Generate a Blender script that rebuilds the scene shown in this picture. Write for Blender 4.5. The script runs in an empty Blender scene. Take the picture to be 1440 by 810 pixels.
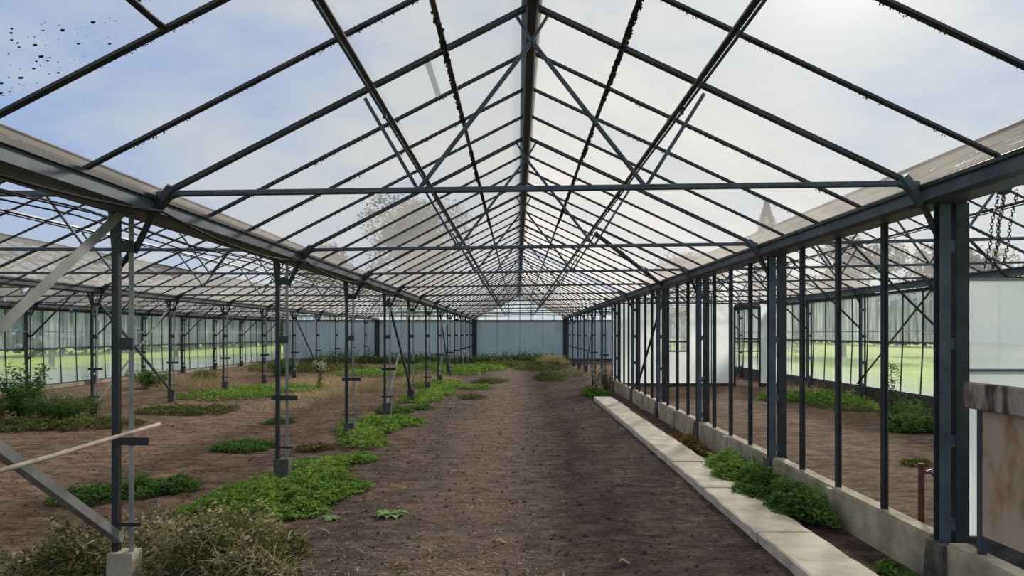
import bpy, math, random
import numpy as np
from mathutils import Vector, noise

random.seed(7)
RNG = np.random.default_rng(11)
SC = bpy.context.scene
COL = SC.collection
ORD = ['first', 'second', 'third', 'fourth', 'fifth', 'sixth', 'seventh', 'eighth', 'ninth', 'tenth',
       'eleventh', 'twelfth', 'thirteenth', 'fourteenth', 'fifteenth', 'sixteenth', 'seventeenth',
       'eighteenth', 'nineteenth', 'twentieth']

# ------------------------------------------------------------------ layout (metres)
BAY, Y0 = 3.7, 5.5                    # frame spacing, first frame in view
NB = 12
YF = [Y0 + BAY * k for k in range(-2, NB + 1)]
FY = lambda k: Y0 + BAY * k
YEND = FY(NB)
YSTART = FY(-2)
CAMH = 1.95
ROWS = {'A': (-16.5, 2.95), 'B': (-9.87, 3.0), 'C': (-3.04, 2.98), 'D': (3.35, 3.06), 'E': (9.85, 3.2)}
LIP = 0.17
GX = {'A': -16.42, 'B': -9.87, 'C': -2.96, 'D': 3.27, 'E': 9.77}     # gutter centre lines
SPANS = [('left outer', 'A', 'B', -13.2, 4.45), ('left', 'B', 'C', -6.46, 4.50),
         ('central', 'C', 'D', 0.11, 4.49), ('right', 'D', 'E', 6.6, 4.66)]

# ------------------------------------------------------------------ materials
def new_mat(name):
    m = bpy.data.materials.new(name)
    m.use_nodes = True
    nt = m.node_tree
    nt.nodes.clear()
    out = nt.nodes.new('ShaderNodeOutputMaterial')
    return m, nt, out

def N(nt, t, **kw):
    n = nt.nodes.new(t)
    for k, v in kw.items():
        if k == 'inp':
            for i, val in v.items():
                if isinstance(val, bpy.types.NodeSocket):
                    nt.links.new(val, n.inputs[i])
                else:
                    n.inputs[i].default_value = val
        else:
            setattr(n, k, v)
    return n

def math_n(nt, op, a, b=0.0, clamp=False):
    n = N(nt, 'ShaderNodeMath', operation=op, use_clamp=clamp, inp={0: a, 1: b})
    return n.outputs[0]

def ramp(nt, fac, stops, interp='LINEAR'):
    n = nt.nodes.new('ShaderNodeValToRGB')
    cr = n.color_ramp
    cr.interpolation = interp
    while len(cr.elements) < len(stops):
        cr.elements.new(0.5)
    for e, (p, c) in zip(cr.elements, stops):
        e.position = p
        e.color = (*c, 1) if len(c) == 3 else c
    nt.links.new(fac, n.inputs[0])
    return n.outputs[0]

def mixc(nt, fac, a, b, mode='MIX'):
    n = N(nt, 'ShaderNodeMix', data_type='RGBA', blend_type=mode)
    for i, v in ((0, fac), (6, a), (7, b)):
        if isinstance(v, bpy.types.NodeSocket):
            nt.links.new(v, n.inputs[i])
        else:
            n.inputs[i].default_value = v if i == 0 else (*v, 1)
    return n.outputs[2]

def objco(nt):
    return N(nt, 'ShaderNodeTexCoord').outputs['Object']

def geopos(nt):
    return N(nt, 'ShaderNodeNewGeometry').outputs['Position']

def noise_n(nt, vec, scale, detail=4, rough=0.55, out=0):
    return N(nt, 'ShaderNodeTexNoise', inp={'Vector': vec, 'Scale': scale, 'Detail': detail, 'Roughness': rough}).outputs[out]

def solid(name, c1, c2=None, rough=0.7, metal=0.0, scale=6.0, bump=0.0, bscale=40, spec=0.3):
    m, nt, out = new_mat(name)
    p = geopos(nt)
    nz = noise_n(nt, p, scale, 5, 0.6)
    c = ramp(nt, nz, [(0.35, c1), (0.65, c2 or c1)])
    b = N(nt, 'ShaderNodeBsdfPrincipled', inp={'Base Color': c, 'Roughness': rough, 'Metallic': metal, 'Specular IOR Level': spec})
    if bump:
        bn = N(nt, 'ShaderNodeBump', inp={'Strength': bump, 'Distance': 0.02, 'Height': noise_n(nt, p, bscale, 5)})
        nt.links.new(bn.outputs[0], b.inputs['Normal'])
    nt.links.new(b.outputs[0], out.inputs[0])
    return m

M = {}
M['steel'] = solid('dark_painted_steel', (0.022, 0.026, 0.032), (0.045, 0.05, 0.058), rough=0.45, metal=0.35, scale=5, spec=0.4)
M['steel2'] = solid('blue_grey_steel', (0.045, 0.06, 0.085), (0.085, 0.108, 0.14), rough=0.5, metal=0.3, scale=4, spec=0.4)  # some of the blue is the lens flare's cast put into the colour
M['galv'] = solid('galvanised_steel', (0.20, 0.205, 0.20), (0.34, 0.34, 0.325), rough=0.5, metal=0.25, scale=3, spec=0.4)
M['concrete'] = solid('weathered_concrete', (0.26, 0.225, 0.165), (0.47, 0.415, 0.315), rough=0.95, scale=3.2, bump=0.35, bscale=35)
M['concrete_dark'] = solid('mossy_concrete', (0.045, 0.042, 0.038), (0.13, 0.115, 0.098), rough=0.95, scale=7, bump=0.5, bscale=30)
M['slab'] = solid('pale_concrete_slab', (0.46, 0.405, 0.32), (0.68, 0.61, 0.50), rough=0.95, scale=2.6, bump=0.25, bscale=45)
M['moss'] = solid('dry_moss', (0.012, 0.013, 0.010), (0.03, 0.03, 0.022), rough=1, scale=40)
M['wood'] = solid('pale_pole_wood', (0.36, 0.29, 0.22), (0.55, 0.46, 0.37), rough=0.8, scale=9)
M['cable'] = solid('black_cable', (0.008, 0.009, 0.011), (0.016, 0.017, 0.019), rough=0.75, spec=0.1)
M['rust'] = solid('red_rust_pipe', (0.07, 0.025, 0.018), (0.13, 0.045, 0.03), rough=0.8, scale=14)
M['bark'] = solid('grey_bark', (0.07, 0.06, 0.05), (0.13, 0.115, 0.095), rough=1, scale=4)
M['chain'] = solid('oily_chain_steel', (0.035, 0.04, 0.048), (0.07, 0.075, 0.085), rough=0.4, metal=0.5, scale=9)

def endwall_mat():
    m, nt, out = new_mat('blue_grey_cladding')
    p = geopos(nt)
    nz = noise_n(nt, p, 0.5, 4)
    n2 = noise_n(nt, N(nt, 'ShaderNodeMapping', inp={'Vector': p, 'Scale': (3, 3, 0.3)}).outputs[0], 2.0, 4)
    f = math_n(nt, 'ADD', math_n(nt, 'MULTIPLY', nz, 0.7), math_n(nt, 'MULTIPLY', n2, 0.3))
    c = ramp(nt, f, [(0.35, (0.42, 0.53, 0.60)), (0.65, (0.54, 0.65, 0.71))])
    b = N(nt, 'ShaderNodeBsdfPrincipled', inp={'Base Color': c, 'Roughness': 0.75, 'Specular IOR Level': 0.2})
    nt.links.new(b.outputs[0], out.inputs[0])
    return m
M['endwall'] = endwall_mat()

def rustboard_mat():
    m, nt, out = new_mat('rust_stained_sheet')
    p = geopos(nt)
    nz = noise_n(nt, N(nt, 'ShaderNodeMapping', inp={'Vector': p, 'Scale': (1, 1.2, 0.6)}).outputs[0], 2.4, 6, 0.65)
    c = ramp(nt, nz, [(0.36, (0.44, 0.375, 0.31)), (0.52, (0.40, 0.30, 0.22)), (0.63, (0.30, 0.17, 0.105)), (0.74, (0.15, 0.07, 0.045))])
    b = N(nt, 'ShaderNodeBsdfPrincipled', inp={'Base Color': c, 'Roughness': 0.75})
    nt.links.new(b.outputs[0], out.inputs[0])
    return m
M['rustboard'] = rustboard_mat()

def stained_wood_mat():
    m, nt, out = new_mat('stained_white_timber')
    p = geopos(nt)
    mp = N(nt, 'ShaderNodeMapping', inp={'Vector': p, 'Scale': (1, 3.2, 1.1)}).outputs[0]
    nz = noise_n(nt, mp, 2.6, 3, 0.5)
    c = ramp(nt, nz, [(0.44, (0.06, 0.035, 0.033)), (0.50, (0.15, 0.105, 0.10)), (0.57, (0.28, 0.23, 0.215)), (0.68, (0.36, 0.31, 0.29))])
    b = N(nt, 'ShaderNodeBsdfPrincipled', inp={'Base Color': c, 'Roughness': 0.85})
    nt.links.new(b.outputs[0], out.inputs[0])
    return m
M['stained'] = stained_wood_mat()

def glass_mat(name, base, graze, tint, dirt_a, dirt_b, streak=0.0, pane=0.1, translucent=0.6, power=2.2, nscale=1.3, zdirt=None):
    """Dirty greenhouse glass: clear pane with a film of dirt that scatters light; the film looks denser along its surface."""
    m, nt, out = new_mat(name)
    p = geopos(nt)
    nz = noise_n(nt, p, nscale, 5, 0.6)
    f = math_n(nt, 'MULTIPLY', math_n(nt, 'SUBTRACT', nz, 0.5), 0.35)
    sx = N(nt, 'ShaderNodeSeparateXYZ', inp={0: p})
    # one dirt level per pane (0.925 m modules along the house)
    cell = math_n(nt, 'FLOOR', math_n(nt, 'DIVIDE', math_n(nt, 'SUBTRACT', sx.outputs[1], Y0), 0.925))
    cx = math_n(nt, 'FLOOR', math_n(nt, 'DIVIDE', sx.outputs[0], 3.3))
    wn = N(nt, 'ShaderNodeTexWhiteNoise', noise_dimensions='2D',
           inp={'Vector': N(nt, 'ShaderNodeCombineXYZ', inp={0: cell, 1: cx}).outputs[0]})
    f = math_n(nt, 'ADD', f, math_n(nt, 'MULTIPLY', math_n(nt, 'SUBTRACT', wn.outputs[0], 0.5), pane))
    if streak:
        mp = N(nt, 'ShaderNodeMapping', inp={'Vector': p, 'Scale': (5, 5, 0.35)}).outputs[0]
        sn = noise_n(nt, mp, 1.6, 5, 0.6)
        f = math_n(nt, 'ADD', f, math_n(nt, 'MULTIPLY', math_n(nt, 'SUBTRACT', sn, 0.5), streak))
    if zdirt:   # splashed soil / limewash grows towards the bottom
        g = N(nt, 'ShaderNodeMapRange', clamp=True, inp={0: sx.outputs[2], 1: zdirt[0], 2: zdirt[1], 3: zdirt[2], 4: 0.0}).outputs[0]
        f = math_n(nt, 'ADD', f, g)
    lw = N(nt, 'ShaderNodeLayerWeight', inp={'Blend': 0.5}).outputs['Facing']
    f = math_n(nt, 'ADD', f, math_n(nt, 'ADD', base, math_n(nt, 'MULTIPLY', math_n(nt, 'POWER', lw, power), graze)), clamp=True)
    cf = math_n(nt, 'ADD', math_n(nt, 'MULTIPLY', wn.outputs[0], 0.6), math_n(nt, 'MULTIPLY', nz, 0.4))
    if streak:
        cf = math_n(nt, 'ADD', math_n(nt, 'MULTIPLY', cf, 0.6), math_n(nt, 'MULTIPLY', math_n(nt, 'SUBTRACT', sn, 0.42), 2.2), True)
    dc = mixc(nt, cf, dirt_a, dirt_b)
    tr = N(nt, 'ShaderNodeBsdfTransparent', inp={0: (*tint, 1)})
    df = N(nt, 'ShaderNodeBsdfDiffuse', inp={0: dc})
    tl = N(nt, 'ShaderNodeBsdfTranslucent', inp={0: dc})
    ms = N(nt, 'ShaderNodeMixShader', inp={0: translucent, 1: df.outputs[0], 2: tl.outputs[0]})
    mx = N(nt, 'ShaderNodeMixShader', inp={0: f, 1: tr.outputs[0], 2: ms.outputs[0]})
    nt.links.new(mx.outputs[0], out.inputs[0])
    return m
M['roofglass'] = glass_mat('dirty_roof_glass', 0.10, 0.95, (0.93, 0.95, 0.96), (0.62, 0.60, 0.60), (0.80, 0.76, 0.69),
                           pane=0.10, translucent=0.90, power=4.5)
M['sideglass'] = glass_mat('streaked_side_glass', 0.30, 0.25, (0.92, 0.96, 0.92), (0.66, 0.74, 0.74), (0.84, 0.90, 0.87),
                           streak=0.5, pane=0.22, translucent=0.55, power=2.0, zdirt=(0.15, 0.95, 0.9))
M['sideglass_up'] = glass_mat('grimy_upper_glass', 0.74, 0.3, (0.80, 0.85, 0.90), (0.27, 0.32, 0.37), (0.80, 0.86, 0.90),
                              streak=0.9, pane=0.25, translucent=0.55, power=2.0)
M['limewash'] = glass_mat('limewashed_glass', 0.88, 0.2, (0.9, 0.95, 0.97), (0.80, 0.89, 0.93), (0.90, 0.94, 0.93),
                          pane=0.02, translucent=0.55, nscale=0.6)
M['gableglass'] = glass_mat('gable_glass', 0.35, 0.2, (0.9, 0.95, 0.95), (0.7, 0.74, 0.74), (0.85, 0.88, 0.86), pane=0.05)
M['strip'] = solid('white_repair_strip', (0.55, 0.53, 0.50), (0.65, 0.63, 0.60), rough=0.9)

def soil_mat():
    m, nt, out = new_mat('tilled_soil')
    p = geopos(nt)
    sx = N(nt, 'ShaderNodeSeparateXYZ', inp={0: p})
    big = noise_n(nt, p, 0.45, 3)
    mp = N(nt, 'ShaderNodeMapping', inp={'Vector': p, 'Scale': (1.0, 1.8, 1)}).outputs[0]
    med = noise_n(nt, mp, 2.6, 6, 0.65)
    fine = noise_n(nt, p, 38, 5, 0.7)
    med0 = med
    med = math_n(nt, 'ADD', math_n(nt, 'MULTIPLY', med0, 0.5), math_n(nt, 'MULTIPLY', noise_n(nt, mp, 13, 6, 0.75), 0.5))
    dark = ramp(nt, med, [(0.36, (0.034, 0.025, 0.024)), (0.5, (0.082, 0.063, 0.060)), (0.64, (0.185, 0.146, 0.130))])
    red = ramp(nt, med, [(0.36, (0.075, 0.050, 0.036)), (0.5, (0.165, 0.115, 0.083)), (0.64, (0.33, 0.245, 0.18))])
    side = N(nt, 'ShaderNodeMapRange', clamp=True, inp={0: sx.outputs[0], 1: -1.2, 2: -5.0, 3: 0.0, 4: 0.85}).outputs[0]
    side2 = N(nt, 'ShaderNodeMapRange', clamp=True, inp={0: sx.outputs[0], 1: 3.4, 2: 4.4, 3: 0.0, 4: 0.7}).outputs[0]
    fa = math_n(nt, 'ADD', math_n(nt, 'ADD', side, side2), math_n(nt, 'MULTIPLY', math_n(nt, 'SUBTRACT', big, 0.5), 1.2), clamp=True)
    c = mixc(nt, fa, dark, red)
    # a drier worn strip down the middle of the aisle
    d = math_n(nt, 'ABSOLUTE', math_n(nt, 'ADD', sx.outputs[0], 0.55))
    strip = N(nt, 'ShaderNodeMapRange', clamp=True, inp={0: d, 1: 0.15, 2: 1.1, 3: 0.55, 4: 0.0}).outputs[0]
    strip = math_n(nt, 'MULTIPLY', strip, med)
    c = mixc(nt, strip, c, (0.24, 0.185, 0.145))
    # blotches of trampled straw and pale crumbs
    bl = noise_n(nt, mp, 1.5, 7, 0.72)
    blf = N(nt, 'ShaderNodeMapRange', clamp=True, inp={0: bl, 1: 0.53, 2: 0.66, 3: 0.0, 4: 0.8}).outputs[0]
    c = mixc(nt, math_n(nt, 'MULTIPLY', blf, math_n(nt, 'ADD', math_n(nt, 'MULTIPLY', fa, 0.75), 0.3), True), c, (0.34, 0.245, 0.165))
    bd = N(nt, 'ShaderNodeMapRange', clamp=True, inp={0: noise_n(nt, mp, 3.4, 6, 0.7), 1: 0.36, 2: 0.5, 3: 0.55, 4: 0.0}).outputs[0]
    c = mixc(nt, bd, c, (0.032, 0.024, 0.022))
    # straw flecks
    mp2 = N(nt, 'ShaderNodeMapping', inp={'Vector': p, 'Scale': (1, 2.2, 1)}).outputs[0]
    fl = noise_n(nt, mp2, 60, 3, 0.7)
    fl = math_n(nt, 'MULTIPLY', N(nt, 'ShaderNodeMapRange', clamp=True, inp={0: fl, 1: 0.60, 2: 0.70, 3: 0, 4: 0.75}).outputs[0],
                N(nt, 'ShaderNodeMapRange', clamp=True, inp={0: noise_n(nt, mp, 1.1, 4, 0.6), 1: 0.42, 2: 0.62, 3: 0.15, 4: 1.0}).outputs[0])
    c = mixc(nt, fl, c, (0.40, 0.33, 0.25))
    c = mixc(nt, math_n(nt, 'MULTIPLY', math_n(nt, 'SUBTRACT', fine, 0.35), 1.6, True), c, (0.62, 0.52, 0.44), 'OVERLAY')
    h = math_n(nt, 'ADD', math_n(nt, 'MULTIPLY', med, 0.9), math_n(nt, 'MULTIPLY', fine, 0.4))
    bn = N(nt, 'ShaderNodeBump', inp={'Strength': 1.0, 'Distance': 0.07, 'Height': h})
    b = N(nt, 'ShaderNodeBsdfPrincipled', inp={'Base Color': c, 'Roughness': 1.0, 'Specular IOR Level': 0.05, 'Normal': bn.outputs[0]})
    nt.links.new(b.outputs[0], out.inputs[0])
    return m
M['soil'] = soil_mat()
M['lawn'] = solid('bright_lawn', (0.24, 0.36, 0.07), (0.36, 0.47, 0.11), rough=1, scale=0.6, bump=0.3, bscale=20)

def leaf_mat(name, stops, trans=0.35):
    m, nt, out = new_mat(name)
    at = N(nt, 'ShaderNodeAttribute', attribute_name='tint').outputs['Fac']
    c = ramp(nt, at, stops)
    df = N(nt, 'ShaderNodeBsdfDiffuse', inp={0: c})
    tl = N(nt, 'ShaderNodeBsdfTranslucent', inp={0: c})
    mx = N(nt, 'ShaderNodeMixShader', inp={0: trans, 1: df.outputs[0], 2: tl.outputs[0]})
    nt.links.new(mx.outputs[0], out.inputs[0])
    return m
M['herb'] = leaf_mat('fresh_green_leaf', [(0, (0.07, 0.15, 0.03)), (0.5, (0.18, 0.31, 0.06)), (1, (0.40, 0.50, 0.13))])
M['herb_dark'] = leaf_mat('deep_green_leaf', [(0, (0.045, 0.105, 0.028)), (0.5, (0.105, 0.205, 0.05)), (1, (0.23, 0.34, 0.09))])
M['olive'] = leaf_mat('olive_leaf', [(0, (0.06, 0.085, 0.03)), (0.5, (0.12, 0.145, 0.045)), (1, (0.23, 0.23, 0.085))])
M['dry'] = leaf_mat('dry_grass', [(0, (0.06, 0.065, 0.025)), (0.4, (0.17, 0.165, 0.07)), (0.75, (0.38, 0.32, 0.18)), (1, (0.66, 0.57, 0.40))])
M['tan'] = leaf_mat('straw_grass', [(0, (0.26, 0.20, 0.10)), (0.5, (0.42, 0.34, 0.19)), (1, (0.58, 0.49, 0.31))])
M['straw'] = leaf_mat('straw', [(0, (0.10, 0.07, 0.052)), (0.6, (0.25, 0.195, 0.145)), (1, (0.50, 0.42, 0.33))], 0.1)
M['thistle'] = leaf_mat('thistle_leaf', [(0, (0.13, 0.25, 0.07)), (0.6, (0.24, 0.38, 0.15)), (1, (0.45, 0.55, 0.32))])
M['tree'] = leaf_mat('tree_leaf', [(0, (0.02, 0.035, 0.012)), (0.5, (0.045, 0.065, 0.022)), (1, (0.085, 0.10, 0.04))], 0.2)
M['conifer'] = leaf_mat('conifer_leaf', [(0, (0.022, 0.034, 0.018)), (1, (0.06, 0.075, 0.04))], 0.1)
M['white_flower'] = leaf_mat('pale_seed_head', [(0, (0.45, 0.42, 0.33)), (1, (0.75, 0.72, 0.63))], 0.3)
M['red_leaf'] = leaf_mat('rusty_leaf', [(0, (0.12, 0.06, 0.03)), (0.5, (0.20, 0.125, 0.055)), (1, (0.26, 0.23, 0.08))], 0.3)

# ------------------------------------------------------------------ mesh builder
class MB:
    def __init__(self):
        self.v, self.f, self.t = [], [], []

    def quad(self, *pts, tint=None):
        i = len(self.v)
        self.v += [tuple(p) for p in pts]
        self.f.append(tuple(range(i, i + len(pts))))
        if tint is not None:
            self.t.append(tint)

    def poly(self, verts, faces, tint=None):
        i = len(self.v)
        self.v += [tuple(p) for p in verts]
        for f in faces:
            self.f.append(tuple(i + k for k in f))
            if tint is not None:
                self.t.append(tint)

    def box(self, x0, x1, y0, y1, z0, z1):
        vs = [(x, y, z) for z in (z0, z1) for y in (y0, y1) for x in (x0, x1)]
        self.poly(vs, [(0, 2, 3, 1), (4, 5, 7, 6), (0, 1, 5, 4), (2, 6, 7, 3), (0, 4, 6, 2), (1, 3, 7, 5)])

    def beam(self, a, b, w, h, up=(0, 0, 1), drop=0.0):
        """bar of section w (sideways) x h (along up), bevelled, hung so that its axis runs a -> b"""
        a, b = Vector(a), Vector(b)
        d = (b - a).normalized()
        s = d.cross(Vector(up))
        if s.length < 1e-5:
            s = d.cross(Vector((1, 0, 0)))
        s.normalize()
        u = s.cross(d).normalized()
        a = a - u * drop
        b = b - u * drop
        e = min(w, h) * 0.16
        prof = [(-w/2+e, -h/2), (w/2-e, -h/2), (w/2, -h/2+e), (w/2, h/2-e), (w/2-e, h/2), (-w/2+e, h/2), (-w/2, h/2-e), (-w/2, -h/2+e)]
        self.sweep([a, b], prof, s, u)

    def sweep(self, pts, prof, s, u, cap=True):
        n = len(prof)
        vs = [p + s * q[0] + u * q[1] for p in pts for q in prof]
        fs = []
        for k in range(len(pts) - 1):
            for j in range(n):
                fs.append((k*n + j, k*n + (j+1) % n, (k+1)*n + (j+1) % n, (k+1)*n + j))
        if cap:
            fs.append(tuple(reversed(range(n))))
            fs.append(tuple(range((len(pts)-1)*n, len(pts)*n)))
        self.poly(vs, fs)

    def angle(self, a, b, w, t, s, u):
        """L section with legs w, thickness t along unit vectors s and u"""
        prof = [(0, 0), (w, 0), (w, t), (t, t), (t, w), (0, w)]
        self.sweep([Vector(a), Vector(b)], prof, Vector(s), Vector(u))

    def tube(self, pts, r, n=8, tint=None):
        pts = [Vector(p) for p in pts]
        rr = r if isinstance(r, (list, tuple)) else [r] * len(pts)
        vs, fs = [], []
        for k, p in enumerate(pts):
            d = (pts[min(k+1, len(pts)-1)] - pts[max(k-1, 0)]).normalized()
            s = d.cross(Vector((0, 0, 1)))
            if s.length < 1e-3:
                s = d.cross(Vector((1, 0, 0)))
            s.normalize()
            u = s.cross(d)
            for j in range(n):
                an = 2 * math.pi * j / n
                vs.append(p + (s * math.cos(an) + u * math.sin(an)) * rr[k])
        for k in range(len(pts) - 1):
            for j in range(n):
                fs.append((k*n + j, k*n + (j+1) % n, (k+1)*n + (j+1) % n, (k+1)*n + j))
        fs.append(tuple(reversed(range(n))))
        fs.append(tuple(range((len(pts)-1)*n, len(pts)*n)))
        self.poly(vs, fs, tint)

    def build(self, name, mat, parent=None, smooth=False):
        me = bpy.data.meshes.new(name)
        me.from_pydata(self.v, [], self.f)
        me.materials.append(M[mat] if isinstance(mat, str) else mat)
        if self.t:
            at = me.attributes.new('tint', 'FLOAT', 'FACE')
            at.data.foreach_set('value', np.array(self.t, dtype=np.float32))
        me.validate()
        me.update()
        if smooth:
            me.polygons.foreach_set('use_smooth', [True] * len(me.polygons))
        o = bpy.data.objects.new(name, me)
        COL.objects.link(o)
        if parent:
            o.parent = parent
            o.matrix_parent_inverse.identity()
            o.location = -Vector(parent.location) if parent.get('_abs') else (0, 0, 0)
        return o

def tag(o, label, cat, group=None, kind=None):
    o['label'] = label
    o['category'] = cat
    if group:
        o['group'] = group
    if kind:
        o['kind'] = kind
    return o

def thing(name, loc, label, cat, group=None, kind=None):
    o = bpy.data.objects.new(name, None)
    COL.objects.link(o)
    o.location = loc
    o.empty_display_size = 0.2
    o['_abs'] = 1          # children are built in world metres and shifted back
    tag(o, label, cat, group, kind)
    return o

def struct(o, label=None, cat=None):
    o['kind'] = 'structure'
    if label:
        o['label'] = label
        o['category'] = cat
    return o

# ------------------------------------------------------------------ terrain
def hgt(x, y):
    v = noise.noise(Vector((x * 0.9, y * 0.9, 1.7))) * 0.022 + noise.noise(Vector((x * 3.1, y * 3.1, 4.2))) * 0.013
    if y < 16:
        v += noise.noise(Vector((x * 9.0, y * 9.0, 9.1))) * 0.008
    if -15.9 < x < -13.5:
        v += 0.10 * math.exp(-((x + 15.2) / 0.6) ** 2)
    if 2.2 < x < 3.45:
        v *= 0.25
    return v - 0.005

def build_floor():
    ys = [YSTART]
    while ys[-1] < YEND + 0.3:
        y = ys[-1]
        ys.append(y + max(0.05, 0.0095 * max(y, 1)))
    xs = []
    x = -16.7
    while x < 10.0:
        xs.append(x)
        x += 0.06 if -4.6 < x < 3.4 else 0.13
    xs.append(10.0)
    me = bpy.data.meshes.new('floor')
    nx, ny = len(xs), len(ys)
    vs = [(x, y, hgt(x, y)) for y in ys for x in xs]
    fs = [(j*nx + i, j*nx + i + 1, (j+1)*nx + i + 1, (j+1)*nx + i) for j in range(ny-1) for i in range(nx-1)]
    me.from_pydata(vs, [], fs)
    me.materials.append(M['soil'])
    me.polygons.foreach_set('use_smooth', [True] * len(me.polygons))
    o = bpy.data.objects.new('floor', me)
    COL.objects.link(o)
    struct(o, 'bare tilled brown soil floor of the glasshouse', 'soil')
build_floor()

def lawn():
    mb = MB()
    R = 170
    # four strips round the house, a little lower than the soil, rising gently away
    def strip(x0, x1, y0, y1, nx=14, ny=14):
        def zz(x, y):
            d = max(-16.7 - x, x - 10.0, y - 50.2, -2.2 - y, 0)
            return -0.06 + 0.004 * d
        for i in range(nx):
            for j in range(ny):
                xa, xb = x0 + (x1-x0)*i/nx, x0 + (x1-x0)*(i+1)/nx
                ya, yb = y0 + (y1-y0)*j/ny, y0 + (y1-y0)*(j+1)/ny
                mb.quad((xa, ya, zz(xa, ya)), (xb, ya, zz(xb, ya)), (xb, yb, zz(xb, yb)), (xa, yb, zz(xa, yb)))
    strip(-R, -16.6, -60, 200)
    strip(9.95, R, -60, 200)
    strip(-16.6, 9.95, 50.15, 200)
    strip(-16.6, 9.95, -60, -1.85)
    struct(mb.build('lawn', 'lawn', smooth=True), 'bright green lawn outside the glass walls', 'lawn')
lawn()

# ------------------------------------------------------------------ roof
def slope_pts(row, sgn, ridge):
    x, z = GX[row], ROWS[row][1]
    return Vector((x + sgn * LIP, 0, z + 0.02)), Vector((ridge[0], 0, ridge[1]))

MISSING = {('left', 'L'): [(FY(2) + 2*0.925, 0.25, 0.60), (FY(3), 0.25, 0.60), (FY(3) + .925, 0.25, 0.60)],
           ('central', 'R'): [(FY(4), 0.0, 1.0)]}
BARS = {}
ci = 0
for (sname, ra, rb, rx, rz) in SPANS:
    for side in ('L', 'R'):
        ci += 1
        a, b = slope_pts(ra if side == 'L' else rb, 1 if side == 'L' else -1, (rx, rz))
        root = thing('ceiling_%d' % ci, (0, 0, 0), 'glass roof slope on the %s side of the %s span' % ('left' if side == 'L' else 'right', sname),
                     'glass roof', kind='structure')
        nrm = (b - a).cross(Vector((0, 1, 0))).normalized()
        if nrm.z < 0:
            nrm = -nrm
        kstart = -8 if sname == 'central' else (-8 if sname in ('left', 'right') else 0)
        # glazing bars every quarter bay and a sheet of panes between them
        g = MB()
        miss = MISSING.get((sname, side), [])
        for q in range(kstart, NB * 4):
            y = Y0 + q * 0.925
            y2 = y + 0.925
            cuts = [0, 0.58, 1.0]
            hole = None
            for (my, t0, t1) in miss:
                if abs(my - y) < 0.3:
                    hole = (t0, t1)
            segs = [(0, 0.59, 0.0), (0.575, 1.0, 0.012)]
            if hole:
                segs = [(0, hole[0], 0.0)] if hole[0] > 0 else []
                if hole[1] < 1:
                    segs.append((hole[1], 1.0, 0.0))
            for (t0, t1, lift) in segs:
                p0, p1 = a.lerp(b, t0) + nrm * (0.03 + lift), a.lerp(b, t1) + nrm * 0.03
                g.quad((p0.x, y, p0.z), (p0.x, y2, p0.z), (p1.x, y2, p1.z), (p1.x, y, p1.z))
        g.build('glass_panes', 'roofglass', root)
        for q in range(kstart, NB * 4 + 1):
            if q % 4 == 0:
                continue                          # the truss carries its own rafter
            y = Y0 + q * 0.925
            m = MB()
            pa, pb = Vector((a.x, y, a.z)), Vector((b.x, y, b.z))
            m.beam(pa + nrm * 0.002, pb + nrm * 0.002, 0.044, 0.010, nrm)
            m.beam(pa + nrm * 0.015, pb + nrm * 0.015, 0.014, 0.022, nrm)
            bar = m.build('glazing_bar', 'steel', root)
            if sname == 'central':
                BARS[(side, q)] = bar
        if sname == 'central' and side == 'L':
            pc = a.lerp(b, 0.34)
            m = MB(); m.beam((pc.x, Y0 - 3 * .925, pc.z), (pc.x, Y0 - 2 * .925, pc.z), 0.035, 0.02, nrm); m.build('cross_bar', 'steel', root)
            m = MB()
            for _ in range(150):
                yy, tt = random.triangular(Y0 - 3 * .925 + .05, Y0 - 2 * .925 - .05, Y0 - 2 * .925 - .05), random.triangular(0, .5, .08)
                pp = a.lerp(b, tt) + nrm * .026
                rr = random.choice([.003, .004, .006, .01]) * random.uniform(.6, 1.3)
                ring = [pp + Vector((0, yy, 0)) + (b - a).normalized() * rr * math.cos(j) + Vector((0, rr * math.sin(j) * 1.3, 0)) for j in (0, 1.1, 2.3, 3.4, 4.6)]
                m.poly(ring + [pp + Vector((0, yy, 0)) - nrm * rr * .5], [(0, 1, 5), (1, 2, 5), (2, 3, 5), (3, 4, 5), (4, 0, 5)])
            m.build('lichen_specks', 'moss', root)['kind'] = 'stuff'
            for (yy, tt0, tt1, off) in ((Y0 + 0.925 * 0.55, 0.62, 0.62, 0.0), (FY(2) + 0.5, 0.55, 0.55, 0)):
                m = MB()
                p = a.lerp(b, 0.72 if yy < 7 else 0.62) + nrm * 0.02
                m.beam((p.x, yy - 0.42, p.z), (p.x, yy + 0.40, p.z), 0.05, 0.006, nrm)
                m.build('repair_strip', 'limewash', root)

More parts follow.
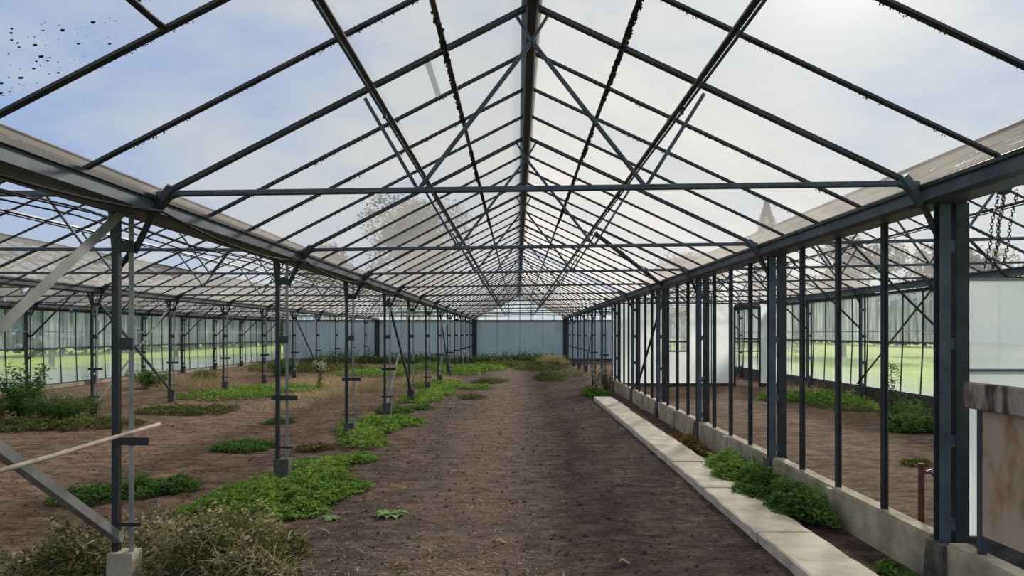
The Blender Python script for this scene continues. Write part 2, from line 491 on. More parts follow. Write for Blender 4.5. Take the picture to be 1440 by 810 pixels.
# trusses
def truss(k, span, n):
    sname, ra, rb, rx, rz = span
    y = FY(k)
    (xa, za), (xb, zb) = (GX[ra], ROWS[ra][1]), (GX[rb], ROWS[rb][1])
    la, lb = Vector((xa + LIP, y, za + 0.02)), Vector((xb - LIP, y, zb + 0.02))
    top = Vector((rx, y, rz))
    where = {'central': 'over the central aisle', 'left': 'over the left span', 'right': 'over the right span',
             'left outer': 'over the far left span'}[sname]
    t = thing('roof_truss', (rx, y, za), '%s dark steel roof truss from the camera %s' % (ORD[n], where), 'roof truss', 'roof trusses ' + where)
    for p, nm in ((la, 1), (lb, -1)):
        m = MB()
        nr = (top - p).cross(Vector((0, 1, 0))).normalized()
        nr = -nr if nr.z < 0 else nr
        m.beam(p - nr * 0.010, top - nr * 0.010, 0.055, 0.012, nr)
        m.beam(p + nr * 0.010, top + nr * 0.010, 0.02, 0.034, nr)
        m.build('rafter', 'steel', t)
    tz = Vector((0, 0, -0.03))
    m = MB()
    m.beam(la - tz, lb - tz, 0.045, 0.042)
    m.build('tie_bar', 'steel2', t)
    half = (xb - xa) / 2 - LIP
    hang = Vector((rx, y, rz - 0.28))
    for s, e in ((-1, la), (1, lb)):
        foot = (la - tz).lerp(lb - tz, 0.5 + s * 0.155)
        foot.x = rx + s * 0.88
        foot.z = za + .05 + (zb - za) * (foot.x - xa) / (xb - xa)
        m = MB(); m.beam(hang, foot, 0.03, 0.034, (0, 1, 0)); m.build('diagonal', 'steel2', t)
        pr = e.lerp(top, 0.555) - Vector((0, 0, 0.06))
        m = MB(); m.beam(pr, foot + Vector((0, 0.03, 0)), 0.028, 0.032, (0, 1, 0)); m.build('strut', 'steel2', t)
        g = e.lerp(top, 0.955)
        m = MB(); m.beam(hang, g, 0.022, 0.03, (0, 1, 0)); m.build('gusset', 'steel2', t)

TR = {'left outer': range(2, NB), 'left': range(0, NB), 'central': range(-1, NB), 'right': range(0, NB)}
for sp in SPANS:
    for n, k in enumerate(TR[sp[0]]):
        truss(k, sp, n)

# ragged moss hanging under a bar
def moss(parent, a, b, n, size, side=0.02):
    m = MB()
    a, b = Vector(a), Vector(b)
    for _ in range(n):
        t = random.random()
        if noise.noise(Vector((t * 9, a.x, a.y))) < -0.1:
            continue
        p = a.lerp(b, t) + Vector((random.uniform(-side, side), random.uniform(-side, side), 0))
        r = size * random.uniform(0.4, 1.2)
        l = size * random.choice([0.6, 0.8, 1.0, 1.3, 2.4]) * random.uniform(0.6, 1.2)
        q = [p + Vector((r * math.cos(i*2.1+t*9), r * math.sin(i*2.1+t*9), random.uniform(0, size*0.5))) for i in range(3)]
        tip = p - Vector((random.uniform(-.3, .3) * size, random.uniform(-.3, .3) * size, l))
        up = p + Vector((0, 0, size * 0.6))
        m.poly([*q, tip, up], [(0, 1, 3), (1, 2, 3), (2, 0, 3), (1, 0, 4), (2, 1, 4), (0, 2, 4)])
    o = m.build('moss_fringe', 'moss', parent)
    o['kind'] = 'stuff'
    return o

# ridge beams, purlins, gutters
SIDEW = {'central': 'central span', 'left': 'left span', 'right': 'right span', 'left outer': 'far left span'}
for (sname, ra, rb, rx, rz) in SPANS:
    ys = YSTART if sname != 'left outer' else FY(0)
    t = thing('ridge_beam', (rx, ys, rz), 'dark steel ridge beam along the top of the %s' % SIDEW[sname], 'ridge beam')
    m = MB()
    m.beam((rx, ys, rz - 0.04), (rx, YEND, rz - 0.04), 0.10, 0.10)
    m.build('beam', 'steel', t)
    m = MB()
    m.beam((rx, ys, rz + 0.045), (rx, YEND, rz + 0.045), 0.16, 0.02)
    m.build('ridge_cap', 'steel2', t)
    for side in (-1, 1):
        a, b = slope_pts(ra if side < 0 else rb, -side, (rx, rz))
        nr = (b - a).cross(Vector((0, 1, 0))).normalized()
        nr = -nr if nr.z < 0 else nr
        sd = 'left' if side < 0 else 'right'
        for tt, nm, lab in ((0.575, 'purlin', 'lower'), (0.765, 'vent_rail', 'upper')):
            p = a.lerp(b, tt) - nr * 0.045
            if nm == 'purlin':
                t = thing('purlin', (p.x, ys, p.z), 'lower steel purlin along the %s slope of the %s roof' % (sd, SIDEW[sname]), 'purlin', 'lower roof purlins')
                m = MB(); m.beam((p.x, ys, p.z), (p.x, YEND, p.z), 0.042, 0.042, nr); m.build('bar', 'steel', t)
                m = MB(); q = p - nr * 0.05 + Vector((side * 0.035, 0, 0)); m.tube([(q.x, ys, q.z), (q.x, YEND, q.z)], 0.011, 8); shaft = m.build('vent_shaft', 'steel2', t, True)
                # small brackets carrying the shaft
                for k in range(-1, NB):
                    y = FY(k) + 0.46
                    if y < ys: continue
                    m = MB(); m.box(q.x - .014, q.x + .014, y - .014, y + .014, q.z - .02, p.z + 0.01); m.build('shaft_bracket', 'steel', shaft)
            else:
                t = thing('vent_rail', (p.x, ys, p.z), 'upper mossy vent rail along the %s slope of the %s roof' % (sd, SIDEW[sname]), 'vent rail', 'upper vent rails')
                m = MB(); m.beam((p.x, ys, p.z), (p.x, YEND, p.z), 0.038, 0.036, nr); rail = m.build('bar', 'steel', t)
                if sname == 'central':
                    moss(rail, (p.x, 2.5, p.z - 0.015), (p.x, 14, p.z - 0.015), 900, 0.017, 0.022)
        if sname == 'central':
            # moss under the nearest glazing bars
            for q in (-2, -1, 1, 2):
                y = Y0 + q * 0.925
                pa, pb = Vector((a.x, y, a.z)).lerp(Vector((b.x, y, b.z)), 0.1), Vector((a.x, y, a.z)).lerp(Vector((b.x, y, b.z)), 0.78)
                rt = BARS[('L' if side < 0 else 'R', q)]
                moss(rt, pa - nr * 0.012, pb - nr * 0.012, 240, 0.006, 0.014)

def gutter(row, lab, big=True):
    x, z = GX[row], ROWS[row][1]
    ys = YSTART if row in 'BCD' else FY(0)
    t = thing('roof_gutter', (x, ys, z), lab, 'gutter', 'valley gutters')
    m = MB()
    prof = [(-.17, .02), (-.17, -.095), (-.11, -.115), (.11, -.115), (.17, -.095), (.17, .02), (.15, .02), (.15, -.08), (.10, -.095), (-.10, -.095), (-.15, -.08), (-.15, .02)]
    m.sweep([Vector((x, ys, z)), Vector((x, YEND, z))], prof, Vector((1, 0, 0)), Vector((0, 0, 1)), cap=False)
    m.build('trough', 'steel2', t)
    for s in (-1, 1):
        m = MB()
        m.beam((x + s * .181, ys, z + 0.012), (x + s * .181, YEND, z + 0.012), 0.022, 0.035)
        m.build('lip', 'steel', t)
    return t
gutter('C', 'dark steel gutter beam on the left post row beside the soil aisle')
gutter('D', 'dark steel gutter beam above the glazed partition on the right')
gutter('B', 'steel gutter beam over the second post row, left of the aisle')
gutter('A', 'eaves gutter above the outer glass wall on the far left')
gutter('E', 'eaves gutter above the outer glass wall on the far right')

# ------------------------------------------------------------------ posts
def post(row, k, label, group, wide=0.05, gap=0.125, sill=False, arms=True, knees=True, mats=('steel', 'galv'), footing=True, outer=0):
    x, z = ROWS[row]
    y = FY(k)
    top = z - 0.105
    gx = GX[row]
    t = thing('steel_post', (x, y, 0), label, 'post', group)
    base = 0.34 if sill else (0.27 if k == 0 else 0.33)
    fx, fy = (.095, .09) if k == 0 else (.085, .065)
    w = wide
    xl, xr = x - gap / 2, x + gap / 2
    # two uprights: a channel and an angle
    m = MB()
    prof = [(-w/2, -w/2), (w/2, -w/2), (w/2, w/2), (-w/2, w/2), (-w/2, w/2-.008), (w/2-.008, w/2-.008), (w/2-.008, -w/2+.008), (-w/2, -w/2+.008)]
    m.sweep([Vector((xl, y, base)), Vector((xl, y, top))], prof, Vector((1, 0, 0)), Vector((0, 1, 0)))
    m.build('upright', mats[0], t)
    m = MB()
    if sill:
        m.sweep([Vector((xr, y, base)), Vector((xr, y, top))], [(-q[0] * 1.15, q[1]) for q in prof][::-1], Vector((1, 0, 0)), Vector((0, 1, 0)))
    else:
        m.angle((xr - .02, y - .02, base), (xr - .02, y - .02, top), 0.038, 0.006, (1, 0, 0), (0, 1, 0))
    m.build('upright', mats[1], t)
    for bz in (2.62, 1.87, 1.12, 0.48):
        m = MB()
        if arms and bz == 1.12:
            m.box(x - (.06 if k == 0 and row == 'C' else .14), x + .20, y - .034, y - .026, bz - .03, bz + .03)
            m.build('cross_arm', 'steel', t)
        elif arms and bz == 0.48:
            m.box(x - .14, x + .14, y - .036, y - .028, bz - .014, bz + .014)
            m.build('cross_arm', 'steel', t)
        else:
            m.box(xl - w * .3, xr + w * .3, y - .033, y - .026, bz - .045, bz + .045)
            m.build('batten_plate', mats[0], t)
    if knees:
        for s in (-1, 1):
            if outer and s == outer:
                continue
            m = MB()
            m.beam((x + s * (gap/2 + .01), y, top - 0.30), (gx + s * 0.19, y, z + 0.0), 0.05, 0.012, (0, 1, 0))
            m.build('knee_brace', 'steel', t)
    for s in (-1, 1):
        if outer and s == outer:
            continue
        m = MB()
        xi = gx + s * .165
        m.beam((xi - s * .03, y, z - .10), (xi + s * .13, y, z + .10), 0.075, 0.085, (0, 1, 0))
        m.beam((xi + s * .06, y, z + .02), (xi + s * .17, y, z + .065), 0.065, 0.05, (0, 1, 0))
        m.build('rafter_shoe', mats[0] if not sill else 'steel2', t)
    if sill:
        m = MB()
        e = 0.02
        for (x0, x1) in ((x - .15, x + .005), (x + .012, x + .15)):
            m.poly([(x0, y - .13, -.05), (x1, y - .13, -.05), (x1, y + .13, -.05), (x0, y + .13, -.05),
                    (x0 + e, y - .11, base), (x1 - e, y - .11, base), (x1 - e, y + .11, base), (x0 + e, y + .11, base)],
                   [(0, 1, 5, 4), (1, 2, 6, 5), (2, 3, 7, 6), (3, 0, 4, 7), (4, 5, 6, 7)])
        m.build('concrete_pier', 'concrete_dark', t)
    elif footing:
        m = MB()
        e = 0.015
        m.poly([(x - fx, y - fy, -.08), (x + fx, y - fy, -.08), (x + fx, y + fy, -.08), (x - fx, y + fy, -.08),
                (x - .11 + e, y - .09 + e, base), (x + .11 - e, y - .09 + e, base), (x + .11 - e, y + .09 - e, base), (x - .11 + e, y + .09 - e, base)],
               [(0, 1, 5, 4), (1, 2, 6, 5), (2, 3, 7, 6), (3, 0, 4, 7), (4, 5, 6, 7)])
        m.build('footing', 'concrete' if k == 0 else 'concrete_dark', t)
    return t

for k in range(-1, NB):
    post('C', k, '%s twin steel post from the camera in the row left of the aisle' % ORD[max(k, 0)] if k >= 0 else 'twin steel post beside the camera left of the aisle',
         'posts left of the aisle')
for k in range(-1, NB):
    post('D', k, '%s twin steel post from the camera in the right-hand partition row' % ORD[max(k, 0)] if k >= 0 else 'twin steel post beside the camera in the partition',
         'posts of the partition row', wide=0.085, gap=0.135, sill=k <= 5, arms=k > 5, mats=('steel2', 'steel'))
for n, k in enumerate(range(2, NB)):
    post('B', k, '%s twin steel post from the camera in the second row to the left' % ORD[n], 'posts of the second left row')
for n, k in enumerate(range(4, NB)):
    post('A', k, '%s steel post from the camera against the outer left glass wall' % ORD[n], 'posts of the outer left wall',
         arms=False, mats=('steel', 'steel2'), wide=0.06, outer=-1)
for n, k in enumerate(range(1, NB)):
    post('E', k, '%s steel post from the camera against the outer right glass wall' % ORD[n], 'posts of the outer right wall',
         arms=False, mats=('steel2', 'steel'), wide=0.07, outer=1)

# braces -----------------------------------------------------------------
def brace(name, a, b, label, mat='galv', w=0.06, cat='brace', off=(-1, 0, 0)):
    m = MB()
    a, b = Vector(a), Vector(b)
    d = (b - a).normalized()
    s = Vector(off)
    u = d.cross(s).normalized()
    m.angle(a, b, w, 0.007, s, u)
    o = m.build(name, mat)
    return tag(o, label, cat, 'diagonal braces')

xc = ROWS['C'][0]
brace('diagonal_brace', (xc + .02, FY(-1), .30), (xc + .02, FY(0) - .02, 2.86), 'pale steel brace rising to the top of the nearest left post', w=0.075)
brace('diagonal_brace', (xc + .0, FY(-1), 3.12 - .2), (xc + .0, FY(0) - .03, .34), 'pale steel brace dropping to the foot of the nearest left post', w=0.065)
for row, k, who in (('C', 3, 'the fourth left post'), ('C', 6, 'the seventh left post'), ('B', 3, 'the far left row second post'), ('B', 7, 'the far left row sixth post')):
    x = ROWS[row][0]
    brace('diagonal_brace', (x + .03, FY(k), 2.75), (x + .03, FY(k + 1), .25), 'dark brace falling from the top of ' + who, 'steel2', 0.05)
    brace('diagonal_brace', (x + .0, FY(k), .25), (x + .0, FY(k + 1), 2.75), 'pale brace rising from the foot of ' + who, 'galv', 0.05)
xd = ROWS['D'][0]
brace('diagonal_brace', (xd + .1, FY(3), 2.85), (xd + .1, FY(4), .45), 'dark steel brace slanting down between partition posts', 'steel', 0.06)
brace('diagonal_brace', (xd + .05, FY(7), 2.75), (xd + .05, FY(8), .25), 'steel brace slanting down at the far end of the partition row', 'galv', 0.05)
brace('diagonal_brace', (9.72, FY(3), 3.0), (9.72, FY(4), .5), 'long dark brace across the outer right glass wall', 'steel', 0.06, off=(-1, 0, 0))
for n, k in enumerate(range(4, NB)):
    x = ROWS['A'][0]
    m = MB(); m.beam((x + .08, FY(k), 1.85), (x + 1.87, FY(k), 3.66), 0.05, 0.05, (0, 1, 0))
    tag(m.build('raking_strut', 'steel'), 'raking steel strut from the %s outer left wall post up to its rafter' % ORD[n], 'strut', 'raking wall struts')
for n, k in enumerate(range(1, NB)):
    x = ROWS['E'][0]
    m = MB(); m.beam((x - .08, FY(k), 2.1), (x - 2.08, FY(k), 4.07), 0.045, 0.045, (0, 1, 0))
    tag(m.build('raking_strut', 'steel'), 'raking steel strut from the %s outer right wall post up to its rafter' % ORD[n], 'strut', 'raking wall struts')
# wind brace in the right roof slope
a, b = slope_pts('D', -1, (0.11, 4.49))
p = a.lerp(b, 0.56)
m = MB(); m.beam((p.x, 12.95, p.z - .10), (a.x, FY(2) + 2.4, a.z - .08), 0.075, 0.07)
tag(m.build('wind_brace', 'steel'), 'dark wind brace slanting across the right slope of the central roof', 'brace')

# ------------------------------------------------------------------ outer walls
def side_wall(name, row, sgn, k0, sill_mat, label, sill_h, mid):
    x, z = ROWS[row]
    x += sgn * 0.16
    y0, y1 = FY(k0), YEND
    t = thing(name, (x, y0, 0), label, 'wall', kind='structure')
    m = MB()
    m.box(x - .07, x + .07, y0, y1, -.1, sill_h)
    m.build('sill', sill_mat, t)
    m = MB(); m.quad((x, y0, sill_h), (x, y1, sill_h), (x, y1, mid), (x, y0, mid)); m.build('lower_glass', 'sideglass', t)
    m = MB(); m.quad((x, y0, mid), (x, y1, mid), (x, y1, z - .18), (x, y0, z - .18)); m.build('upper_glass', 'sideglass_up', t)
    for zz, h in ((sill_h + .02, .04), (mid, .05), (z - .16, .08)):
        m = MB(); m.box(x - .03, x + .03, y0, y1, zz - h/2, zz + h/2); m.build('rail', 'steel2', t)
    q = 0
    while y0 + q * 0.925 <= y1 + .01:
        y = y0 + q * 0.925
        lean = 0.12 if sgn > 0 else 0.1
        m = MB(); m.beam((x - sgn * .02, y, mid), (x - sgn * .02, y, z - .18), 0.035, 0.03, (1, 0, 0)); m.build('mullion', 'steel', t)
        m = MB(); m.beam((x - sgn * .02, y + lean, sill_h), (x - sgn * .02, y, mid), 0.03, 0.03, (1, 0, 0)); m.build('mullion', 'steel', t)
        q += 1
    m = MB(); m.tube([(x - sgn*.2, y0, 2.02), (x - sgn*.2, (y0+y1)/2, 2.0), (x - sgn*.2, y1, 2.02)], 0.012, 6); m.build('pipe', 'galv', t, True)
side_wall('wall_left', 'A', -1, 3, 'concrete', 'outer glass wall on the far left with lawn behind', 0.12, 1.42)
side_wall('wall_right', 'E', 1, 0, 'concrete_dark', 'outer glass wall on the far right with lawn behind', 0.40, 1.72)

# end wall --------------------------------------------------------------
def wall_back():
    y = YEND + 0.06
    t = thing('wall_back', (0, y, 0), 'blue-grey clad end wall closing the far end of the house', 'wall', kind='structure')
    top = 2.80
    edges = []
    for (ra, rb, n) in (('A', 'B', 4), ('B', 'C', 4), ('C', 'D', 4), ('D', 'E', 4)):
        xa, xb = ROWS[ra][0], ROWS[rb][0]
        for i in range(n):
            x0, x1 = xa + (xb - xa) * i / n, xa + (xb - xa) * (i + 1) / n
            m = MB(); m.box(x0 + .012, x1 - .012, y, y + .06, .06, top); m.build('cladding_panel', 'endwall', t)
    m = MB(); m.box(-16.5, 9.85, y + .03, y + .08, .0, top); m.build('backing', 'concrete_dark', t)
    m = MB(); m.box(-16.5, 9.85, y - .06, y + .1, -.1, .18); m.build('plinth', 'concrete_dark', t)
    m = MB(); m.box(-16.5, 9.85, y - .05, y + .09, top, top + .1); m.build('head_rail', 'steel', t)
    for (sname, ra, rb, rx, rz) in SPANS:
        (xa, za), (xb, zb) = ROWS[ra], ROWS[rb]
        m = MB(); m.quad((xa, y, top + .1), (xb, y, top + .1), (xb, y, zb), (rx, y, rz), (xa, y, za)); m.build('gable_glass', 'gableglass', t)
        for i in range(1, 8):
            x = xa + (xb - xa) * i / 8
            zt = za + (rz - za) * (x - xa) / (rx - xa) if x < rx else zb + (rz - zb) * (xb - x) / (xb - rx)
            m = MB(); m.box(x - .025, x + .025, y - .04, y - .005, top + .1, zt); m.build('gable_mullion', 'steel', t)
        m = MB(); m.box(xa + .6, xb - .6, y - .04, y - .01, 3.40, 3.45); m.build('gable_rail', 'steel', t)
    for r in 'BCD':
        x, z = ROWS[r]
        m = MB(); m.box(x - .16, x + .16, y - .12, y - .01, 0, z - .1); m.build('wall_post', 'steel', t)
wall_back()

# partition on the right -------------------------------------------------
def partition():
    x = ROWS['D'][0]
    t = thing('wall_partition', (x, FY(-1), 0), 'low concrete sill with bare glazing bars dividing aisle from right span', 'partition', kind='structure')
    ye = FY(5)
    for k in range(-1, 5):
        m = MB()
        y0, y1 = FY(k) + .12, FY(k + 1) - .12
        m.box(x - .10, x + .06, y0, y1, -.08, .345)
        m.build('sill', 'concrete', t)
        m = MB(); m.box(x - .085, x + .045, y0, y1, .345, .365); m.build('sill_rail', 'concrete', t)
        ym = (y0 + y1) / 2
        m = MB()
        m.poly([(x - .16, ym - .07, -.05), (x - .10, ym - .07, -.05), (x - .10, ym + .07, -.05), (x - .16, ym + .07, -.05),
                (x - .145, ym - .06, .355), (x - .10, ym - .06, .355), (x - .10, ym + .06, .355), (x - .145, ym + .06, .355)],
               [(0, 1, 5, 4), (1, 2, 6, 5), (2, 3, 7, 6), (3, 0, 4, 7), (4, 5, 6, 7)])
        m.build('sill_pier', 'concrete', t)
        if k >= 0:
            for q in (1, 2, 3):
                y = FY(k) + q * .925
                m = MB()
                m.beam((x - .02, y, .365), (x - .02, y, ROWS['D'][1] - .105), 0.048, 0.02, (1, 0, 0))
                m.beam((x - .045, y, .365), (x - .045, y, ROWS['D'][1] - .105), 0.018, 0.05, (1, 0, 0))
                m.build('glazing_mullion', 'steel', t)
partition()

# limewashed cross walls in the right span --------------------------------
def cross_near():
    y = FY(0) + .07
    t = thing('wall_cross_near', (6.6, y, 0), 'limewashed white glass cross wall right of the nearest partition post', 'wall', kind='structure')
    m = MB(); m.box(3.46, 9.75, y - .02, y + .12, -.1, .36); m.build('sill', 'concrete_dark', t)
    q = 0
    xs = [3.47, 4.4, 5.32, 6.25, 7.17, 8.1, 9.02, 9.72]
    for i in range(len(xs) - 1):
        for (z0, z1) in ((.36, 1.655), (1.665, 2.37)):
            m = MB(); m.quad((xs[i], y + .02, z0), (xs[i+1] - .01, y + .02, z0), (xs[i+1] - .01, y + .02, z1), (xs[i], y + .02, z1)); m.build('limewashed_pane', 'limewash', t)
        m = MB(); m.box(xs[i+1] - .02, xs[i+1] + .01, y + .0, y + .04, .36, 2.39); m.build('mullion', 'steel', t)
    m = MB(); m.box(3.47, 9.75, y + .005, y + .035, 2.37, 2.385); m.build('head_rail', 'galv', t)
    m = MB(); m.box(3.47, 9.75, y + .024, y + .05, 1.645, 1.675); m.build('rail', 'steel', t)
cross_near()

def cross_far():
    y = 26.25
    t = thing('wall_cross_far', (6.6, y, 0), 'bright limewashed cross wall far down the right span with open doorway', 'wall', kind='structure')
    xs = [3.5, 4.45, 5.42, 6.29, 7.15, 8.0, 8.93, 9.78]
    top = 3.05
    for i in range(len(xs) - 1):
        x0, x1 = xs[i], xs[i+1]
        if i == 5:
            continue                            # doorway
        z0 = .12
        zs = [(z0, top)] if i != 2 else [(z0, 1.30)]
        for (a, b) in zs:
            m = MB(); m.quad((x0, y, a), (x1, y, a), (x1, y, b), (x0, y, b)); m.build('limewashed_pane', 'limewash', t)
        m = MB(); m.box(x0 - .015, x0 + .015, y - .03, y + .02, 0, top + .4); m.build('mullion', 'steel2', t)
    m = MB(); m.box(3.5, 8.0, y - .05, y + .05, -.1, .12); m.box(8.93, 9.8, y - .05, y + .05, -.1, .12); m.build('sill', 'concrete_dark', t)
    m = MB(); m.box(3.5, 9.8, y - .02, y + .02, top, top + .04); m.build('head_rail', 'steel2', t)
    w = thing('window_1', ((5.42+6.29)/2, y, 1.3), 'clear barred window in the limewashed far cross wall', 'window', kind='structure')
    for z in (1.30, 1.64):
        m = MB(); m.box(5.42, 6.29, y - .04, y + .0, z - .025, z + .025); m.build('rail', 'steel', w)
    m = MB(); m.quad((5.42, y, 1.3), (6.29, y, 1.3), (6.29, y, top), (5.42, y, top)); m.build('glass', 'gableglass', w)
    d = thing('door_1', (8.46, y, 0), 'open glazed doorway in the limewashed far cross wall', 'door', kind='structure')
    for x in (8.0, 8.93):
        m = MB(); m.box(x - .03, x + .03, y - .05, y + .03, 0, 2.9); m.build('jamb', 'steel', d)
    m = MB(); m.box(7.97, 8.96, y - .05, y + .03, 2.86, 2.94); m.build('head', 'steel', d)
    for z in (1.30, 1.64):
        m = MB(); m.box(8.0, 8.93, y - .03, y + .0, z - .02, z + .02); m.build('rail', 'steel', d)
cross_far()

# ------------------------------------------------------------------ concrete path
y = 3.3
n = 0
while y < 20.8:
    L = random.choice([1.6, 1.75, 1.9])
    x0, x1 = 2.24 + random.uniform(-.012, .012), 2.76 + random.uniform(-.02, .02)
    m = MB()
    nn = 10
    topz = 0.10 + random.uniform(-.006, .006)
    tilt = random.uniform(-.008, .008)
    vs = []
    for i in range(nn + 1):
        yy = y + .008 + (L - .016) * i / nn
        for xx, zz in ((x0 + random.uniform(-.008, .008), -.05), (x0 + random.uniform(-.008, .008), topz - .012), (x0 + .015, topz), (x1 - .02 + random.uniform(-.02, .01), topz), (x1 + random.uniform(-.02, .015), topz - .015), (x1, -.05)):
            vs.append((xx, yy, zz + (tilt * (i / nn - .5) if zz > 0 else 0)))
    fs = []
    for i in range(nn):
        for j in range(5):
            fs.append((i*6+j, (i+1)*6+j, (i+1)*6+j+1, i*6+j+1))
    fs += [tuple(range(6)), tuple(reversed(range(nn*6, nn*6+6)))]
    m.poly(vs, [tuple(reversed(f)) for f in fs])
    lab = ('%s pale concrete path slab from the camera beside the partition' % ORD[n]) if n < 20 else 'pale slab'
    tag(m.build('path_slab', 'slab'), lab, 'paving slab', 'slabs of the concrete path')
    y += L
    n += 1

# ------------------------------------------------------------------ near odds and ends
# wooden pole on the cross arm
m = MB()
m.tube([(-2.76, 3.2, 1.21), (-2.752, 4.2, 1.225), (-2.75, 5.0, 1.245), (-2.75, 5.46, 1.255)], [.014, .015, .0145, .014], 10)
tag(m.build('wooden_pole', 'wood', smooth=True), 'pale wooden pole lying on the cross arm of the nearest left post', 'pole')

# sagging cable under the left gutter
m = MB()
pts = []
x, z = ROWS['C']
for k in range(-1, 8):
    for i in range(12):
        u = i / 12
        pts.append((GX['C'] + .205 + .02 * math.sin(math.pi * u), FY(k) + BAY * u, z - .085 - .11 * 4 * u * (1 - u) * (1.0 if k < 3 else .6)))
m.tube(pts, 0.011, 8)
tag(m.build('cable', 'cable', smooth=True), 'black cable sagging between posts along the left gutter', 'cable')
# bundle of thin heating pipes / wires beneath the left gutter
for i, (dx, dz) in enumerate(((-.24, -.10), (-.30, -.07), (-.36, -.12))):
    m = MB()
    pts = [(x + dx, FY(-1) + j * .92, z + dz - .03 * (1 - math.cos(j * 1.57))) for j in range(30)]
    m.tube(pts, 0.007, 6)
    tag(m.build('wire', 'cable', smooth=True), ['thin wire strung just left of the left gutter, nearest to it', 'thin wire strung left of the left gutter, the middle of three', 'thin wire strung left of the left gutter, outermost of three'][i], 'wire', 'wires beside the left gutter')
# knotted cable hanging beside the nearest post
m = MB()
hp = [(-3.45 - .02 * i, 6.3 + .01 * i, 2.78 - .05 * i) for i in range(6)]
hp = [(-3.6, 6.6, 2.80), (-3.62, 6.6, 2.66), (-3.68, 6.6, 2.56), (-3.72, 6.6, 2.45), (-3.75, 6.6, 2.34), (-3.72, 6.6, 2.27), (-3.69, 6.6, 2.2)]
m.tube(hp, [.008, .02, .012, .024, .014, .02, .006], 8)
tag(m.build('hanging_rope', 'cable', smooth=True), 'dark knotted rope hanging behind the nearest left post', 'rope')

# chains on the right
def torus_link(mb, c, ax_d, ax_s, L, W, r):
    n, q = 12, 5
    vs, fs = [], []
    ax_n = ax_d.cross(ax_s).normalized()
    for i in range(n):
        an = 2 * math.pi * i / n
        cx, cy = math.cos(an) * L, math.sin(an) * W
        p = c + ax_d * cx + ax_s * cy
        rad = (ax_d * math.cos(an) * W + ax_s * math.sin(an) * L).normalized()
        for j in range(q):
            b = 2 * math.pi * j / q
            vs.append(p + (rad * math.cos(b) + ax_n * math.sin(b)) * r)
    for i in range(n):
        for j in range(q):
            fs.append((i*q + j, ((i+1) % n)*q + j, ((i+1) % n)*q + (j+1) % q, i*q + (j+1) % q))
    mb.poly(vs, fs)
zt = ROWS['D'][1] - .05
CH = [((3.66, 5.42, 3.03), (3.56, 5.42, 2.42)), ((3.70, 5.42, 3.03), (3.62, 5.42, 2.43)), ((3.735, 5.46, 3.03), (3.655, 5.46, 2.42)), ((3.80, 5.42, 3.03), (3.70, 5.42, 2.44))]
CHL = ['leftmost of four steel chains hanging beside the nearest partition post', 'second from left of four steel chains beside the nearest partition post',
       'third from left of four steel chains beside the nearest partition post', 'rightmost of four steel chains hanging beside the nearest partition post']
for (a, b), lab in zip(CH, CHL):
    a, b = Vector(a), Vector(b)
    m = MB()
    d = (b - a).normalized()
    n = int((b - a).length / .025)
    s0 = Vector((0.7, 0.7, 0)); s0 = (s0 - d * s0.dot(d)).normalized()
    s1 = d.cross(s0).normalized()
    for i in range(n):
        p = a + d * .025 * i + Vector((.006 * math.sin(i * .5), 0, 0))
        torus_link(m, p, d, s0 if i % 2 else s1, .0175, .0105, .0032)
    tag(m.build('chain', 'chain', smooth=True), lab, 'chain', 'hanging chains')
t = thing('chain_hook', (3.75, 5.44, 3.06), 'curled steel hook and pulley holding the chains under the roof tie', 'hook')
m = MB()
hk = [(3.60 + .0 , 5.44, 3.10)] + [(3.70 + .075 * math.cos(a_), 5.44, 3.10 + .07 * math.sin(a_)) for a_ in np.linspace(2.8, -0.6, 9)] + [(3.88, 5.44, 3.15), (3.93, 5.44, 3.19), (3.90, 5.44, 3.22)]
m.tube(hk, .008, 8); m.build('hook', 'chain', t, True)
m = MB()
m.tube([(3.72, 5.42, 3.06), (3.72, 5.46, 3.06)], .05, 14); m.build('pulley_wheel', 'steel', t)
m = MB(); m.box(3.84, 3.98, 5.40, 5.47, 3.10, 3.14); m.build('bracket', 'steel', t)

# standpipe behind the partition
t = thing('standpipe', (3.53, 6.22, 0), 'rusty red standpipe with a small tap behind the partition sill', 'standpipe')
m = MB(); m.tube([(3.53, 6.22, -.05), (3.53, 6.22, .4), (3.53, 6.22, .795)], .026, 12); m.build('pipe', 'rust', t, True)
m = MB(); m.tube([(3.53, 6.22, .795), (3.53, 6.22, .812)], .03, 12); m.build('cap', 'rust', t)
m = MB(); m.tube([(3.55, 6.22, .735), (3.60, 6.22, .735), (3.63, 6.22, .725), (3.64, 6.22, .70)], [.012, .011, .013, .011], 8); tap = m.build('tap', 'chain', t, True)
m = MB(); m.beam((3.59, 6.22, .75), (3.63, 6.22, .762), .012, .008); m.build('tap_lever', 'chain', tap)

# rusty panel in the nearest partition bay
t = thing('panel_gate', (3.30, 3.6, .36), 'rust-stained metal panel under a stained timber rail at the right edge', 'panel')
m = MB(); m.beam((3.31, 5.24, 1.50), (3.27, 2.2, 1.50), .06, .19); m.build('top_rail', 'stained', t)
m = MB()
m.poly([(3.325, 5.10, .50), (3.295, 2.3, .56), (3.295, 2.3, 1.44), (3.325, 5.10, 1.44), (3.335, 5.10, .50), (3.305, 2.3, .56), (3.305, 2.3, 1.44), (3.335, 5.10, 1.44)],
       [(0, 1, 2, 3), (7, 6, 5, 4), (0, 4, 5, 1), (0, 3, 7, 4)])
m.build('sheet', 'rustboard', t)
m = MB(); m.angle((3.315, 5.09, .36), (3.315, 5.09, 1.44), .045, .007, (1, 0, 0), (0, 1, 0)); m.build('angle_post', 'steel2', t)
m = MB(); m.beam((3.34, 5.05, .53), (3.31, 2.3, .58), .02, .03); m.build('bottom_rail', 'steel2', t)

